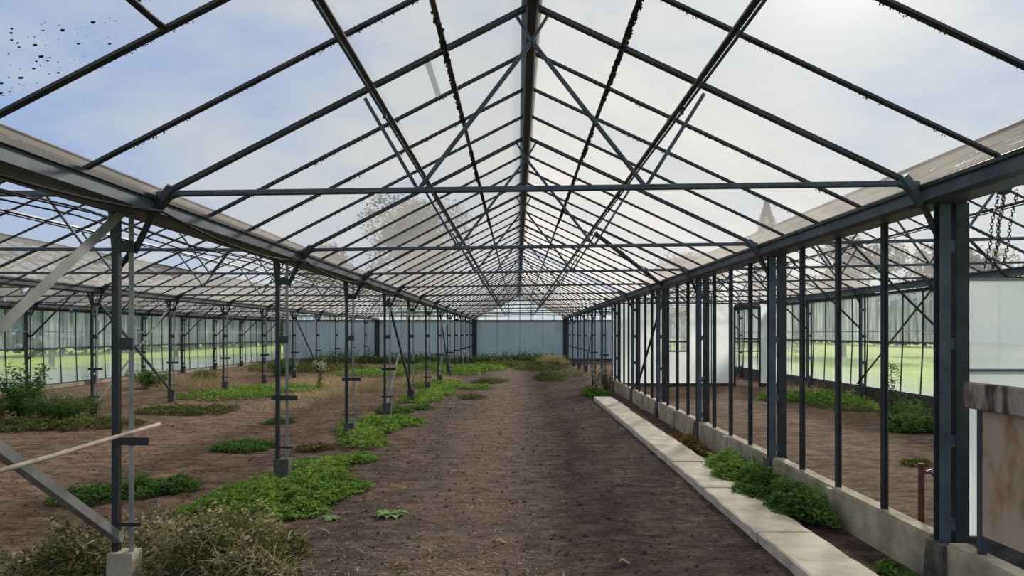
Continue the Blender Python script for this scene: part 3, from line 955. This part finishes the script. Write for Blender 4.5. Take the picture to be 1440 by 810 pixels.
# ------------------------------------------------------------------ plants
def leaf(mb, p, d, n_, L, W, tint, fold=0.2):
    """a pointed leaf folded along its midrib"""
    s = d.cross(n_)
    if s.length < 1e-4:
        return
    s.normalize()
    u = s.cross(d).normalized()
    mid = p + d * (L * .45)
    tip = p + d * L - u * (L * .15)
    e1 = mid + s * W * .5 + u * W * fold
    e2 = mid - s * W * .5 + u * W * fold
    mb.quad(p, e1, tip, tint=tint)
    mb.quad(p, tip, e2, tint=tint)

def rand_dir(elev0, elev1):
    a_ = random.uniform(0, 2 * math.pi)
    e = math.radians(random.uniform(elev0, elev1))
    return Vector((math.cos(a_) * math.cos(e), math.sin(a_) * math.cos(e), math.sin(e)))

def in_blob(x, y, blobs):
    best = 0
    for (bx, by, rx, ry, h) in blobs:
        q = ((x - bx) / rx) ** 2 + ((y - by) / ry) ** 2
        q += 0.6 * noise.noise(Vector((x * 2.3, y * 2.3, 3.3))) + .5 * noise.noise(Vector((x * 6, y * 6, 8.3)))
        if q < 1:
            best = max(best, h * (1 - max(q, 0)) ** .45)
    return best

def sample(blobs):
    w = [b[2] * b[3] for b in blobs]
    while True:
        b = random.choices(blobs, w)[0]
        x, y = b[0] + b[2] * random.uniform(-1.15, 1.15), b[1] + b[3] * random.uniform(-1.15, 1.15)
        h = in_blob(x, y, blobs)
        if h > 0:
            return x, y, h

def herb_patch(name, label, blobs, n, L=.045, mat='herb', cat='weeds', group=None, el=(-5, 55), zbase=None, xmax=99):
    mb = MB()
    for _ in range(n):
        x, y, h = sample(blobs)
        if x > xmax:
            continue
        h *= max(.12, .75 + .8 * noise.noise(Vector((x * 4, y * 4, 2.2))) + .4 * noise.noise(Vector((x * 11, y * 11, 6.2))))
        z = (hgt(x, y) if zbase is None else zbase) + h * random.random() ** .55
        d = rand_dir(*el)
        up = Vector((random.gauss(0, .35), random.gauss(0, .35), 1))
        tnt = min(1, max(0, random.gauss(.5, .2) + .25 * noise.noise(Vector((x * 1.7, y * 1.7, 5.5)))))
        l = L * random.uniform(.6, 1.35)
        leaf(mb, Vector((x, y, z)), d, up, l, l * random.uniform(.5, .75), tnt)
    return tag(mb.build(name, mat), label, cat, group)

def blade(mb, p, d, L, W, bend, tint, seg=3):
    pts = []
    side = d.cross(Vector((0, 0, 1)))
    if side.length < 1e-3:
        side = Vector((1, 0, 0))
    side.normalize()
    rot = random.uniform(0, math.pi)
    side = (side * math.cos(rot) + d.cross(side) * math.sin(rot)).normalized()
    hd = Vector((d.x, d.y, 0))
    hd = hd.normalized() if hd.length > 1e-3 else Vector((1, 0, 0))
    q = p.copy(); dd = d.copy()
    prev = None
    for i in range(seg + 1):
        w = W * (1 - i / seg) + W * .12
        cur = (q - side * w / 2, q + side * w / 2)
        if prev:
            mb.quad(prev[0], prev[1], cur[1], cur[0], tint=tint)
        prev = cur
        q = q + dd * (L / seg)
        dd = (dd + (hd * .5 - Vector((0, 0, 1)) * .5) * bend).normalized()

def grass_patch(name, label, blobs, n, L=.3, W=.006, mat='dry', cat='dry grass', group=None, el=(25, 85), bend=.5):
    mb = MB()
    for _ in range(n):
        x, y, h = sample(blobs)
        d = rand_dir(*el)
        tnt = min(1, max(0, random.gauss(.5, .25) + .3 * noise.noise(Vector((x * 2.5, y * 2.5, 1.5)))))
        blade(mb, Vector((x, y, hgt(x, y) - .01)), d, h * random.uniform(.5, 1.4), W * random.uniform(.6, 1.6), random.uniform(.1, 1) * bend, tnt)
    return tag(mb.build(name, mat), label, cat, group)

# left of the aisle
herb_patch('weed_patch', 'large bright green weed patch around the second left post', [(-2.9, 8.6, .75, .75, .2), (-3.05, 7.75, .6, .55, .2), (-2.35, 8.7, .5, .6, .17), (-2.5, 7.75, .45, .45, .17), (-2.85, 10.2, .45, .75, .16), (-2.5, 10.9, .35, .35, .12)], 15000, .05)
herb_patch('weed_patch', 'bright green weed patch at the foot of the third left post', [(-2.75, 12.6, .45, .7, .25), (-3.0, 14.4, .6, 1.0, .22), (-2.6, 15.4, .55, .7, .16)], 6500, .06)
herb_patch('weed_patch', 'green weed patch in front of the fourth left post', [(-3.0, 17.6, .5, .6, .2), (-2.5, 18.4, .35, .4, .12)], 1800, .06, 'herb_dark')
herb_patch('weed_patch', 'long green weed patch by the fifth and sixth left posts', [(-2.9, 20.9, .7, 1.1, .22), (-2.6, 23.2, .6, 1.3, .2), (-2.9, 26.5, .9, 1.6, .2)], 5500, .075)
herb_patch('weed_patch', 'dark green weed patch behind the nearest left post', [(-4.75, 8.65, .55, .35, .17), (-5.05, 8.2, .35, .25, .15), (-4.3, 8.85, .35, .3, .15)], 4200, .05, 'herb_dark')
herb_patch('weed_patch', 'small dark weed clump in the bare soil left of the second post', [(-4.65, 12.1, .5, .45, .14)], 2200, .055, 'herb_dark')
herb_patch('weed_patch', 'tiny weed tuft beyond the small dark clump in the left soil', [(-5.2, 15.4, .35, .3, .1)], 700, .05, 'herb_dark')
herb_patch('weed_patch', 'low green weed strip along the second post row, nearest part', [(-9.0, 15.0, 1.0, .8, .2), (-10.3, 14.6, .9, .7, .2), (-8.2, 17.6, 1.2, .9, .2)], 5500, .075, 'olive')
herb_patch('weed_patch', 'bright green weed carpet further along the second post row', [(-9.0, 22.0, 1.6, 1.3, .2), (-8.2, 24.5, 1.7, 1.3, .18)], 5500, .085, 'herb')
herb_patch('weed_patch', 'rusty brown weed tuft left of the third left post', [(-3.4, 11.9, .3, .28, .12)], 800, .05, 'red_leaf')
herb_patch('weed_patch', 'small green weed tuft in the dead grass near the nearest left post', [(-2.45, 6.75, .3, .25, .15)], 1100, .045, 'olive')
# yellow-flowered corner
herb_patch('weed_patch', 'yellow-green sprig at the bottom edge beside the dead grass', [(-2.05, 5.85, .1, .1, .13)], 130, .04, 'herb')

def dead_tangle(label, blobs, n_stalk, n_leaf):
    """dead nettle and grass stalks lying over each other, with shrivelled leaves"""
    t = thing('dry_grass_clump', (blobs[0][0], blobs[0][1], 0), label, 'dry grass')
    mb, lf = MB(), MB()
    for _ in range(n_stalk):
        x, y, h = sample(blobs)
        h *= max(.2, .8 + .8 * noise.noise(Vector((x * 3.5, y * 3.5, 12.2))))
        z = hgt(x, y) + h * random.random() ** 1.3 * .8
        tnt = min(1, max(0, random.gauss(.62, .3) + .35 * noise.noise(Vector((x * 3, y * 3, 1.5)))))
        blade(mb, Vector((x, y, z)), rand_dir(-25, 80), random.uniform(.06, .24), random.choice([.004, .006, .008, .012]), random.uniform(.2, 1.3), tnt)
    for _ in range(n_leaf):
        x, y, h = sample(blobs)
        h *= max(.2, .85 + .8 * noise.noise(Vector((x * 3.5, y * 3.5, 12.2))))
        z = hgt(x, y) + h * random.random() ** .6
        l = random.uniform(.02, .055)
        tnt = min(1, max(0, random.gauss(.42, .26) + .4 * noise.noise(Vector((x * 3, y * 3, 1.5)))))
        leaf(lf, Vector((x, y, z)), rand_dir(-50, 50), Vector((random.gauss(0, .7), random.gauss(0, .7), .8)), l, l * .7, tnt, random.uniform(-.4, .5))
    mb.build('stalks', 'dry', t); lf.build('shrivelled_leaves', 'dry', t)
dead_tangle('dead tangled grass clump right of the nearest left post', [(-2.5, 6.15, .55, .5, .48), (-2.75, 5.75, .35, .4, .38), (-2.2, 5.7, .4, .35, .27), (-2.65, 6.6, .4, .3, .34)], 4200, 4200)
dead_tangle('dull dead grass clump left of the nearest left post', [(-3.55, 5.9, .45, .45, .36), (-3.9, 5.7, .4, .35, .26), (-3.35, 6.5, .35, .3, .3)], 2800, 2800)
herb_patch('weed_patch', 'olive weeds growing up through the dead grass right of the nearest post', [(-2.45, 6.05, .55, .45, .36)], 3200, .042, 'olive')
herb_patch('weed_patch', 'olive weeds growing up through the dead grass left of the nearest post', [(-3.55, 5.85, .45, .4, .28)], 2600, .042, 'olive')

# thistle rosette
def thistle(x, y, r, label):
    t = thing('thistle', (x, y, hgt(x, y)), label, 'thistle')
    for i in range(11):
        a_ = i * 2.4 + random.uniform(-.2, .2)
        d = Vector((math.cos(a_), math.sin(a_), random.uniform(.25, .7))).normalized()
        mb = MB()
        L = r * random.uniform(.75, 1.15)
        up = Vector((0, 0, 1))
        s = d.cross(up).normalized()
        seg = 7
        base = Vector((x, y, hgt(x, y) + .01))
        rows = []
        for k in range(seg + 1):
            u = k / seg
            c = base + d * L * u - Vector((0, 0, .6)) * L * u * u * .8
            w = r * .22 * math.sin(math.pi * (u * .9 + .1)) * (1.25 if k % 2 else .55)
            rows.append((c - s * w + up * w * .3, c, c + s * w + up * w * .3))
        for k in range(seg):
            tn = random.uniform(.2, 1)
            mb.quad(rows[k][0], rows[k][1], rows[k+1][1], rows[k+1][0], tint=tn)
            mb.quad(rows[k][1], rows[k][2], rows[k+1][2], rows[k+1][1], tint=tn)
        mb.build('leaf', 'thistle', t)
thistle(-1.36, 7.6, .26, 'pale spiky thistle rosette alone on the soil in the foreground')
thistle(-1.98, 7.5, .14, 'small green rosette at the lower right of the big weed patch')

# small dry leaves
for (px, py, lab) in ((-.16, 6.63, 'curled dry leaf on the soil near the middle of the foreground'), (.9, 6.02, 'pale dry leaf on the soil at the bottom right of centre'), (-2.05, 9.0, 'pale dead leaf beside the large weed patch')):
    mb = MB()
    z = hgt(px, py) + .012
    g = [[Vector((px + u * .09 - .045 + .01 * v, py + v * .05 - .025, z + .018 * math.sin(u * 5) + .05 * (v - .5) ** 2)) for v in (0, .33, .66, 1)] for u in (0, .25, .5, .75, 1)]
    for i in range(4):
        for j in range(3):
            mb.quad(g[i][j], g[i][j+1], g[i+1][j+1], g[i+1][j], tint=.8)
    tag(mb.build('dry_leaf', 'tan'), lab, 'leaf', 'dry leaves on the soil')

# bush by the left wall
def bush(x, y, r, h, label, mat, n, L, twigs=14, spread=1.0):
    t = thing('bush', (x, y, 0), label, 'bush')
    mb = MB(); tw = MB()
    for i in range(twigs):
        a_ = random.uniform(0, 2 * math.pi)
        e = random.uniform(.35, 1)
        tip = Vector((x + math.cos(a_) * r * random.uniform(.3, 1) , y + math.sin(a_) * r * random.uniform(.3, 1), h * random.uniform(.55, 1.1)))
        b0 = Vector((x + math.cos(a_) * r * .15, y + math.sin(a_) * r * .15, 0))
        mid = b0.lerp(tip, .5) + Vector((0, 0, .08))
        tw.tube([b0, mid, tip], [.01, .007, .003], 5)
        for _ in range(n // twigs):
            u = random.uniform(.15, 1)
            p = b0.lerp(tip, u) + Vector((random.gauss(0, .1 * r), random.gauss(0, .1 * r), random.gauss(0, .05)))
            leaf(mb, p, rand_dir(-20, 50), Vector((random.gauss(0, .4), random.gauss(0, .4), 1)), L * random.uniform(.6, 1.3), L * .55, min(1, max(0, random.gauss(.45, .22))))
    tw.build('twigs', 'bark', t); mb.build('foliage', mat, t)
bush(-11.3, 16.3, .75, 1.15, 'leafy green bush with tall shoots at the left edge', 'herb_dark', 1900, .10, 18)
bush(-10.2, 15.9, .95, .55, 'low dull shrub right of the leafy bush at the left edge', 'herb_dark', 5200, .055, 44)
bush(-11.7, 15.6, .8, .55, 'low dark shrub at the left edge in front of the leafy bush', 'herb_dark', 4000, .055, 36)
bush(-13.2, 25.5, .9, .7, 'dark green shrub near the outer left wall behind the second row', 'herb_dark', 1200, .1, 16)
bush(-11.9, 27.0, .8, .55, 'dark shrub along the outer left wall, further off', 'herb_dark', 1000, .1, 14)
bush(-10.9, 33, 1.0, .75, 'dark shrub before the left end of the end wall', 'herb_dark', 1000, .12, 14)

# mid and far weeds
grass_patch('dry_grass_clump', 'pale straw grass behind the third post of the second row', [(-11.6, 25.8, 1.6, 1.6, .55)], 2600, .4, .012, 'tan')
grass_patch('dry_grass_clump', 'pale straw grass between the left rows, in the middle distance', [(-6.0, 22.3, 1.2, 1.2, .3), (-5.2, 25.2, 1.1, 1.5, .4)], 2600, .35, .012, 'tan')
grass_patch('dry_grass_clump', 'low pale dead grass across the middle of the left span soil', [(-6.2, 18.6, 1.3, 1.2, .14), (-8.0, 28.0, 1.6, 2.2, .3)], 2200, .3, .012, 'tan')
grass_patch('dry_grass_clump', 'pale dead grass at the sixth left post', [(-3.6, 28.5, 1.4, 1.6, .4)], 1800, .35, .014, 'tan')
grass_patch('dry_grass_clump', 'straw mound on the right before the end wall', [(2.2, 44.5, 1.0, .8, .75)], 2500, .5, .016, 'tan', el=(45, 88), bend=.7)
grass_patch('dry_grass_clump', 'yellowish dead grass at the far end of the partition', [(2.6, 33.5, .9, 1.6, .3)], 1500, .3, .014, 'dry')
herb_patch('weed_patch', 'bright green weeds left of the aisle at the far end', [(-2.9, 35.0, 1.2, 2.6, .35), (-2.0, 38.5, 1.4, 1.8, .3)], 4000, .12)
herb_patch('weed_patch', 'green weeds covering the end of the aisle', [(-.4, 42.5, 2.4, 2.0, .35), (1.2, 39.5, 1.5, 2.6, .25)], 3800, .13, 'olive')
herb_patch('weed_patch', 'dark nettles along the foot of the end wall behind the aisle', [(-.8, 47.5, 3.4, 1.4, .65), (1.5, 47, 1.5, 1.3, .6)], 4200, .14, 'herb_dark')
herb_patch('weed_patch', 'dark nettles along the foot of the end wall left of the aisle', [(-6.4, 47, 3.4, 1.6, .75), (-11.5, 47, 2.6, 1.6, .8)], 5000, .15, 'herb_dark')
herb_patch('weed_patch', 'green weeds in the left span at the far end', [(-6.6, 34, 2.0, 2.2, .3), (-5.2, 39.5, 1.6, 2.0, .35)], 3600, .12)
herb_patch('weed_patch', 'mixed weeds in the far left span before the end wall', [(-9.4, 37, 2.2, 2.5, .35), (-12.5, 38.5, 2.0, 3.0, .4)], 3600, .13, 'olive')
herb_patch('weed_patch', 'small weed tuft in the aisle, nearest of three', [(-1.35, 21.3, .4, .5, .14)], 500, .07, 'olive')
herb_patch('weed_patch', 'flat weed tuft in the aisle beyond the nearest tuft', [(-1.45, 25.3, .6, .8, .13)], 700, .08, 'herb')
herb_patch('weed_patch', 'weed tuft in the aisle, furthest of three', [(-1.1, 28.5, .7, .9, .16)], 700, .09, 'olive')
herb_patch('weed_patch', 'grey-green low weeds right of the aisle in the distance', [(1.35, 30.5, .7, 1.6, .3)], 1300, .09, 'olive')
herb_patch('weed_patch', 'bright green weeds where the concrete path ends', [(2.5, 22.3, .45, .6, .28)], 1500, .07)
bush(2.85, 22.6, .3, .75, 'dry twiggy shrub beside the last partition pier', 'olive', 900, .05, 22)
bush(2.65, 24.6, .4, .95, 'grey seeding shrub behind the end of the concrete path', 'white_flower', 420, .05, 22)
# tall seeding weed in the left span
def tall_weed(x, y, h, label, mat='white_flower'):
    t = thing('tall_weed', (x, y, 0), label, 'weed')
    st = MB(); fl = MB(); lf = MB()
    for i in range(6):
        a_ = random.uniform(0, 6.28)
        tip = Vector((x + .22 * math.cos(a_), y + .22 * math.sin(a_), h * random.uniform(.7, 1)))
        st.tube([(x, y, -.02), (x + .06 * math.cos(a_), y + .06 * math.sin(a_), h * .5), tip], [.008, .006, .003], 5)
        for _ in range(20):
            p = tip + Vector((random.gauss(0, .05), random.gauss(0, .05), random.gauss(0, .07)))
            leaf(fl, p, rand_dir(-30, 60), Vector((0, 0, 1)), .06, .05, random.random())
        for _ in range(12):
            u = random.uniform(.1, .8)
            p = Vector((x, y, 0)).lerp(tip, u)
            leaf(lf, p, rand_dir(-10, 40), Vector((0, 0, 1)), .13, .05, random.random())
    st.build('stems', 'bark', t); fl.build('seed_heads', mat, t)['kind'] = 'stuff'; lf.build('leaves', 'olive', t)
tall_weed(-6.7, 24.0, 1.05, 'tall weed with white seed heads in the left span')

# right of the path
herb_patch('weed_patch', 'lush green weeds against the sill, behind the second partition post', [(2.92, 9.75, .32, .75, .26), (2.8, 9.2, .26, .4, .2)], 4500, .05, 'herb', zbase=.04, xmax=3.2)
herb_patch('weed_patch', 'lush shaded weeds against the sill, in front of the second partition post', [(3.0, 8.5, .30, .75, .32), (3.02, 7.5, .26, .55, .28), (2.8, 8.3, .26, .5, .2), (2.85, 7.55, .2, .35, .16)], 6800, .052, 'herb_dark', zbase=.04, xmax=3.2)  # darker leaf colour stands in for the shadow over this patch
herb_patch('weed_patch', 'small weeds at the foot of the nearest partition pier', [(3.08, 5.75, .14, .3, .14)], 700, .045, 'herb_dark', zbase=.0, xmax=3.16)
herb_patch('weed_patch', 'brown dead stalks between sill and path near the third partition post', [(2.98, 12.3, .16, .9, .16)], 1100, .05, 'red_leaf', zbase=.02, xmax=3.2)
herb_patch('weed_patch', 'dark leafy weed patch on the right span soil', [(7.95, 14.2, .6, .4, .3)], 1300, .10, 'herb_dark')
herb_patch('weed_patch', 'green weeds along the outer right wall, nearest stretch', [(9.0, 16.6, .5, .9, .5)], 800, .08, 'herb_dark')
herb_patch('weed_patch', 'pale green grass along the outer right wall, middle stretch', [(8.6, 19.3, .9, 1.6, .4), (8.0, 20.9, .9, .9, .3)], 3200, .09, 'herb')
grass_patch('dry_grass_clump', 'dead straw grass along the outer right wall, far stretch', [(8.8, 22.6, .8, 1.4, .45)], 1400, .3, .012, 'tan')
herb_patch('weed_patch', 'little flat weed on the bare right span soil', [(5.9, 10.6, .25, .2, .1)], 400, .05, 'olive')
tall_weed(8.95, 17.0, 1.2, 'tall thin weed against the outer right wall', 'herb')

# litter on the soil ------------------------------------------------------
def litter():
    mb = MB()
    for _ in range(32000):
        u = random.random()
        y = 4.8 + 22 * u ** 1.7
        x = random.uniform(-9.5, 2.2)
        if random.random() < .3:
            x = random.gauss(-.7, .9)
        elif random.random() < .25:
            x = random.uniform(3.6, 9.4)
            y = random.uniform(6, 22)
        if 2.2 < x < 3.55:
            continue
        dn = noise.noise(Vector((x * .8, y * .8, 7.7))) + .4 * noise.noise(Vector((x * 2.6, y * 2.6, 1.2)))
        if random.random() > .42 + dn * 1.5:
            continue
        z = hgt(x, y) + .006
        a_ = random.uniform(0, math.pi)
        L = random.choice([.012, .015, .02, .02, .03, .03, .04, .05, .09]) * random.uniform(.7, 1.3)
        d = Vector((math.cos(a_), math.sin(a_), random.uniform(-.05, .2)))
        s = Vector((-d.y, d.x, 0)) * .0023 * random.uniform(.6, 1.7) * (1 + y * .03)
        p = Vector((x, y, z))
        m_ = p + d * L * .5 + Vector((0, 0, L * .08)) + Vector((-d.y, d.x, 0)) * L * random.uniform(-.2, .2)
        e = p + d * L
        t_ = min(1, max(0, random.gauss(.55, .25)))
        mb.quad(p - s, p + s, m_ + s, m_ - s, tint=t_)
        mb.quad(m_ - s, m_ + s, e + s * .5, e - s * .5, tint=t_)
    tag(mb.build('straw_litter', 'straw'), 'scattered bits of straw and dead stalks lying on the soil', 'straw', kind='stuff')
    cl = MB()
    for _ in range(7500):
        y = 4.8 + 20 * random.random() ** 1.7
        x = random.uniform(-8.5, 2.2)
        r = random.choice([.005, .007, .009, .012, .018]) * random.uniform(.7, 1.4)
        z = hgt(x, y) + r * .2
        vs = [(x + r * random.uniform(.7, 1.3), y, z), (x, y + r * random.uniform(.7, 1.3), z), (x - r * random.uniform(.7, 1.3), y, z), (x, y - r * random.uniform(.7, 1.3), z),
              (x + random.uniform(-.3, .3) * r, y, z + r * random.uniform(.5, 1)), (x, y, z - r)]
        cl.poly(vs, [(0, 1, 4), (1, 2, 4), (2, 3, 4), (3, 0, 4), (1, 0, 5), (2, 1, 5), (3, 2, 5), (0, 3, 5)])
    tag(cl.build('soil_clods', 'soil'), 'small crumbs and clods of dark soil scattered over the floor', 'soil clods', kind='stuff')
litter()

# ------------------------------------------------------------------ outside
def tree(x, y, h, r, label, kind='round', n=2600, L=.5):
    nm = {'round': 'broadleaf_tree', 'conifer': 'conifer_tree', 'bare': 'bare_tree'}[kind]
    t = thing(nm, (x, y, 0), label, 'tree', 'trees outside the glasshouse')
    tr = MB()
    if kind == 'bare':
        def grow(p, d, l, rad, lev):
            q = p + d * l
            tr.tube([p, p.lerp(q, .5) + Vector((random.gauss(0, .04), random.gauss(0, .04), 0)) * l, q], [rad, rad * .85, rad * .65], 5)
            if lev == 0:
                return
            for _ in range(3):
                nd = (d + Vector((random.gauss(0, .5), random.gauss(0, .5), random.gauss(.1, .3)))).normalized()
                grow(p.lerp(q, random.uniform(.6, 1)), nd, l * random.uniform(.6, .8), rad * .6, lev - 1)
        grow(Vector((x, y, -.1)), Vector((0, 0, 1)), h * .3, h * .018, 5)
        tr.build('trunk', 'bark', t)
        return t
    tr.tube([(x, y, -.1), (x + .1, y, h * .4), (x, y, h * .8)], [h * .025, h * .018, h * .006], 8)
    tr.build('trunk', 'bark', t)
    mb = MB()
    blobs = []
    if kind == 'round':
        for _ in range(16):
            a_ = random.uniform(0, 6.28); q = r * random.uniform(0, .72)
            zz = random.uniform(.32, .85) * h
            blobs.append((Vector((x + q * math.cos(a_), y + q * math.sin(a_), zz)), r * random.uniform(.3, .5)))
        blobs.append((Vector((x, y, h * .86)), h * .14))
        for _ in range(n):
            c, br = random.choice(blobs)
            v = Vector((random.gauss(0, 1), random.gauss(0, 1), random.gauss(0, 1))).normalized()
            p = c + v * br * random.uniform(.6, 1.05)
            leaf(mb, p, rand_dir(-40, 40), v, L * random.uniform(.6, 1.3), L * .7, random.random())
    else:
        for _ in range(n):
            u = random.random() ** .7
            zz = h * (1 - u * .92)
            a_ = random.uniform(0, 6.28)
            k_ = (zz * .62) % 1.0
            q = (r * u * 1.1) * random.uniform(.2, 1) * (.62 + .38 * (1 - k_))
            p = Vector((x + q * math.cos(a_), y + q * math.sin(a_), zz - q * .35 * random.random()))
            leaf(mb, p, Vector((math.cos(a_), math.sin(a_), .1)), Vector((0, 0, 1)), L * .55, L * .3, random.random())
    mb.build('crown', 'tree' if kind == 'round' else 'conifer', t)
    return t

tree(-9.8, 70, 15.4, 6.2, 'tall broadleaf tree beyond the end wall left of the ridge', n=10920, L=.36)
tree(-19, 72, 11.2, 5.0, 'lower rounded tree behind the tall tree on the left', n=7280, L=.36)
tree(-27.5, 42, 9.6, 3.5, 'bare branching tree outside at the far left', 'bare')
tree(-34, 46, 9.0, 3.5, 'second bare tree outside at the far left edge', 'bare')
tree(-22.5, 47, 8.0, 3.5, 'small bare tree outside beside the far left span', 'bare')
tree(21.0, 60, 13.2, 4.3, 'pointed conifer outside beyond the right span', 'conifer', n=23400, L=.36)
tree(15.5, 66, 9.5, 4.5, 'rounded tree left of the pointed conifer beyond the right span', n=6760, L=.36)
tree(27.5, 60, 10.6, 4.6, 'broad tree right of the pointed conifer beyond the right span', n=7280, L=.36)
tree(38, 62, 10, 5.0, 'large tree at the far right outside the glass wall', n=7000, L=.36)

def hedge(name, x0, y0, x1, y1, h, label, n):
    mb = MB()
    a, b = Vector((x0, y0, 0)), Vector((x1, y1, 0))
    for _ in range(n):
        u = random.random()
        p = a.lerp(b, u)
        hh = h * (.85 + .3 * noise.noise(Vector((p.x * .15, p.y * .15, .3))))
        z = hh * random.random() ** .8
        off = random.gauss(0, 1.0)
        leaf(mb, p + Vector((off, off * .3, z + .2)), rand_dir(-30, 50), Vector((random.gauss(0, 1), random.gauss(0, 1), .6)), random.uniform(.5, .9), .6, random.random())
    tag(mb.build(name, 'tree'), label, 'hedge')
hedge('hedge', -42, 20, -36, 110, 6.5, 'dark hedge beyond the lawn on the left', 9000)
hedge('hedge', 60, 40, 50, 150, 7, 'dark hedge beyond the lawn on the right', 9000)

# ------------------------------------------------------------------ light
SUN_AZ, SUN_EL = math.radians(25), math.radians(27)
sd = Vector((math.sin(SUN_AZ) * math.cos(SUN_EL), math.cos(SUN_AZ) * math.cos(SUN_EL), math.sin(SUN_EL)))
ld = bpy.data.lights.new('sun', 'SUN')
ld.energy = 5.2
ld.angle = math.radians(7)
ld.color = (1.0, 0.91, 0.78)
lo = bpy.data.objects.new('sun', ld)
COL.objects.link(lo)
lo.rotation_euler = (-sd).to_track_quat('-Z', 'Y').to_euler()

w = bpy.data.worlds.new('hazy_sky')
SC.world = w
w.use_nodes = True
nt = w.node_tree
nt.nodes.clear()
wo = nt.nodes.new('ShaderNodeOutputWorld')
dv = N(nt, 'ShaderNodeTexCoord').outputs['Generated']
def dotn(v):
    return N(nt, 'ShaderNodeVectorMath', operation='DOT_PRODUCT', inp={0: dv, 1: v}).outputs['Value']
sdot = dotn(tuple(sd))
xyz = N(nt, 'ShaderNodeSeparateXYZ', inp={0: dv})
# thin cloud sheet, denser towards the sun, blue on the far side
cm = N(nt, 'ShaderNodeMapping', inp={'Vector': dv, 'Scale': (1.0, 1.0, 2.6)}).outputs[0]
cl = noise_n(nt, cm, 2.2, 6, 0.55)
cl2 = noise_n(nt, cm, 6.5, 5, 0.6)
cloud = math_n(nt, 'ADD', math_n(nt, 'MULTIPLY', math_n(nt, 'SUBTRACT', cl, .5), 2.5), math_n(nt, 'MULTIPLY', math_n(nt, 'SUBTRACT', cl2, .5), 1.1))
toward = N(nt, 'ShaderNodeMapRange', clamp=True, inp={0: sdot, 1: 0.45, 2: 0.97, 3: 0.12, 4: 1.0}).outputs[0]
cover = math_n(nt, 'ADD', toward, cloud, clamp=True)
blue = ramp(nt, N(nt, 'ShaderNodeMapRange', clamp=True, inp={0: xyz.outputs[2], 1: 0.0, 2: 0.7, 3: 0, 4: 1}).outputs[0],
            [(0, (0.36, 0.48, 0.68)), (0.3, (0.27, 0.41, 0.68)), (0.55, (0.27, 0.39, 0.66)), (0.9, (0.72, 0.72, 0.70)), (1, (0.80, 0.78, 0.74))])  # zenith, above the view, whitened to throw neutral light on the ground
skyc = mixc(nt, cover, blue, (0.58, 0.605, 0.62))
gl = math_n(nt, 'POWER', math_n(nt, 'MAXIMUM', sdot, 0.0), 60.0)
gl2 = math_n(nt, 'POWER', math_n(nt, 'MAXIMUM', sdot, 0.0), 400.0)
glow = math_n(nt, 'ADD', math_n(nt, 'MULTIPLY', gl, 0.17), math_n(nt, 'MULTIPLY', gl2, 0.45))
gc = N(nt, 'ShaderNodeMix', data_type='RGBA', blend_type='ADD', inp={0: glow, 6: skyc, 7: (1.0, 0.97, 0.90, 1)})
# ground-side of the dome
bg = N(nt, 'ShaderNodeBackground', inp={0: gc.outputs[2], 1: 1.0})
nt.links.new(bg.outputs[0], wo.inputs[0])

# ------------------------------------------------------------------ camera
cd = bpy.data.cameras.new('camera')
cd.sensor_width = 36
cd.lens = 25.0
cd.shift_x = -8 / 1440
cd.shift_y = 64 / 1440
cd.clip_end = 500
cd.clip_start = 0.05
co = bpy.data.objects.new('camera', cd)
COL.objects.link(co)
co.location = (0, 0, CAMH)
co.rotation_euler = (math.radians(90), 0, 0)
SC.camera = co

for o in COL.objects:
    if '_abs' in o:
        del o['_abs']
SC.view_settings.view_transform = 'Standard'
SC.view_settings.look = 'None'
SC.view_settings.gamma = 1
SC.view_settings.use_curve_mapping = False
SC.view_settings.exposure = 0.16
SC.cycles.transparent_max_bounces = 32
SC.cycles.max_bounces = 8
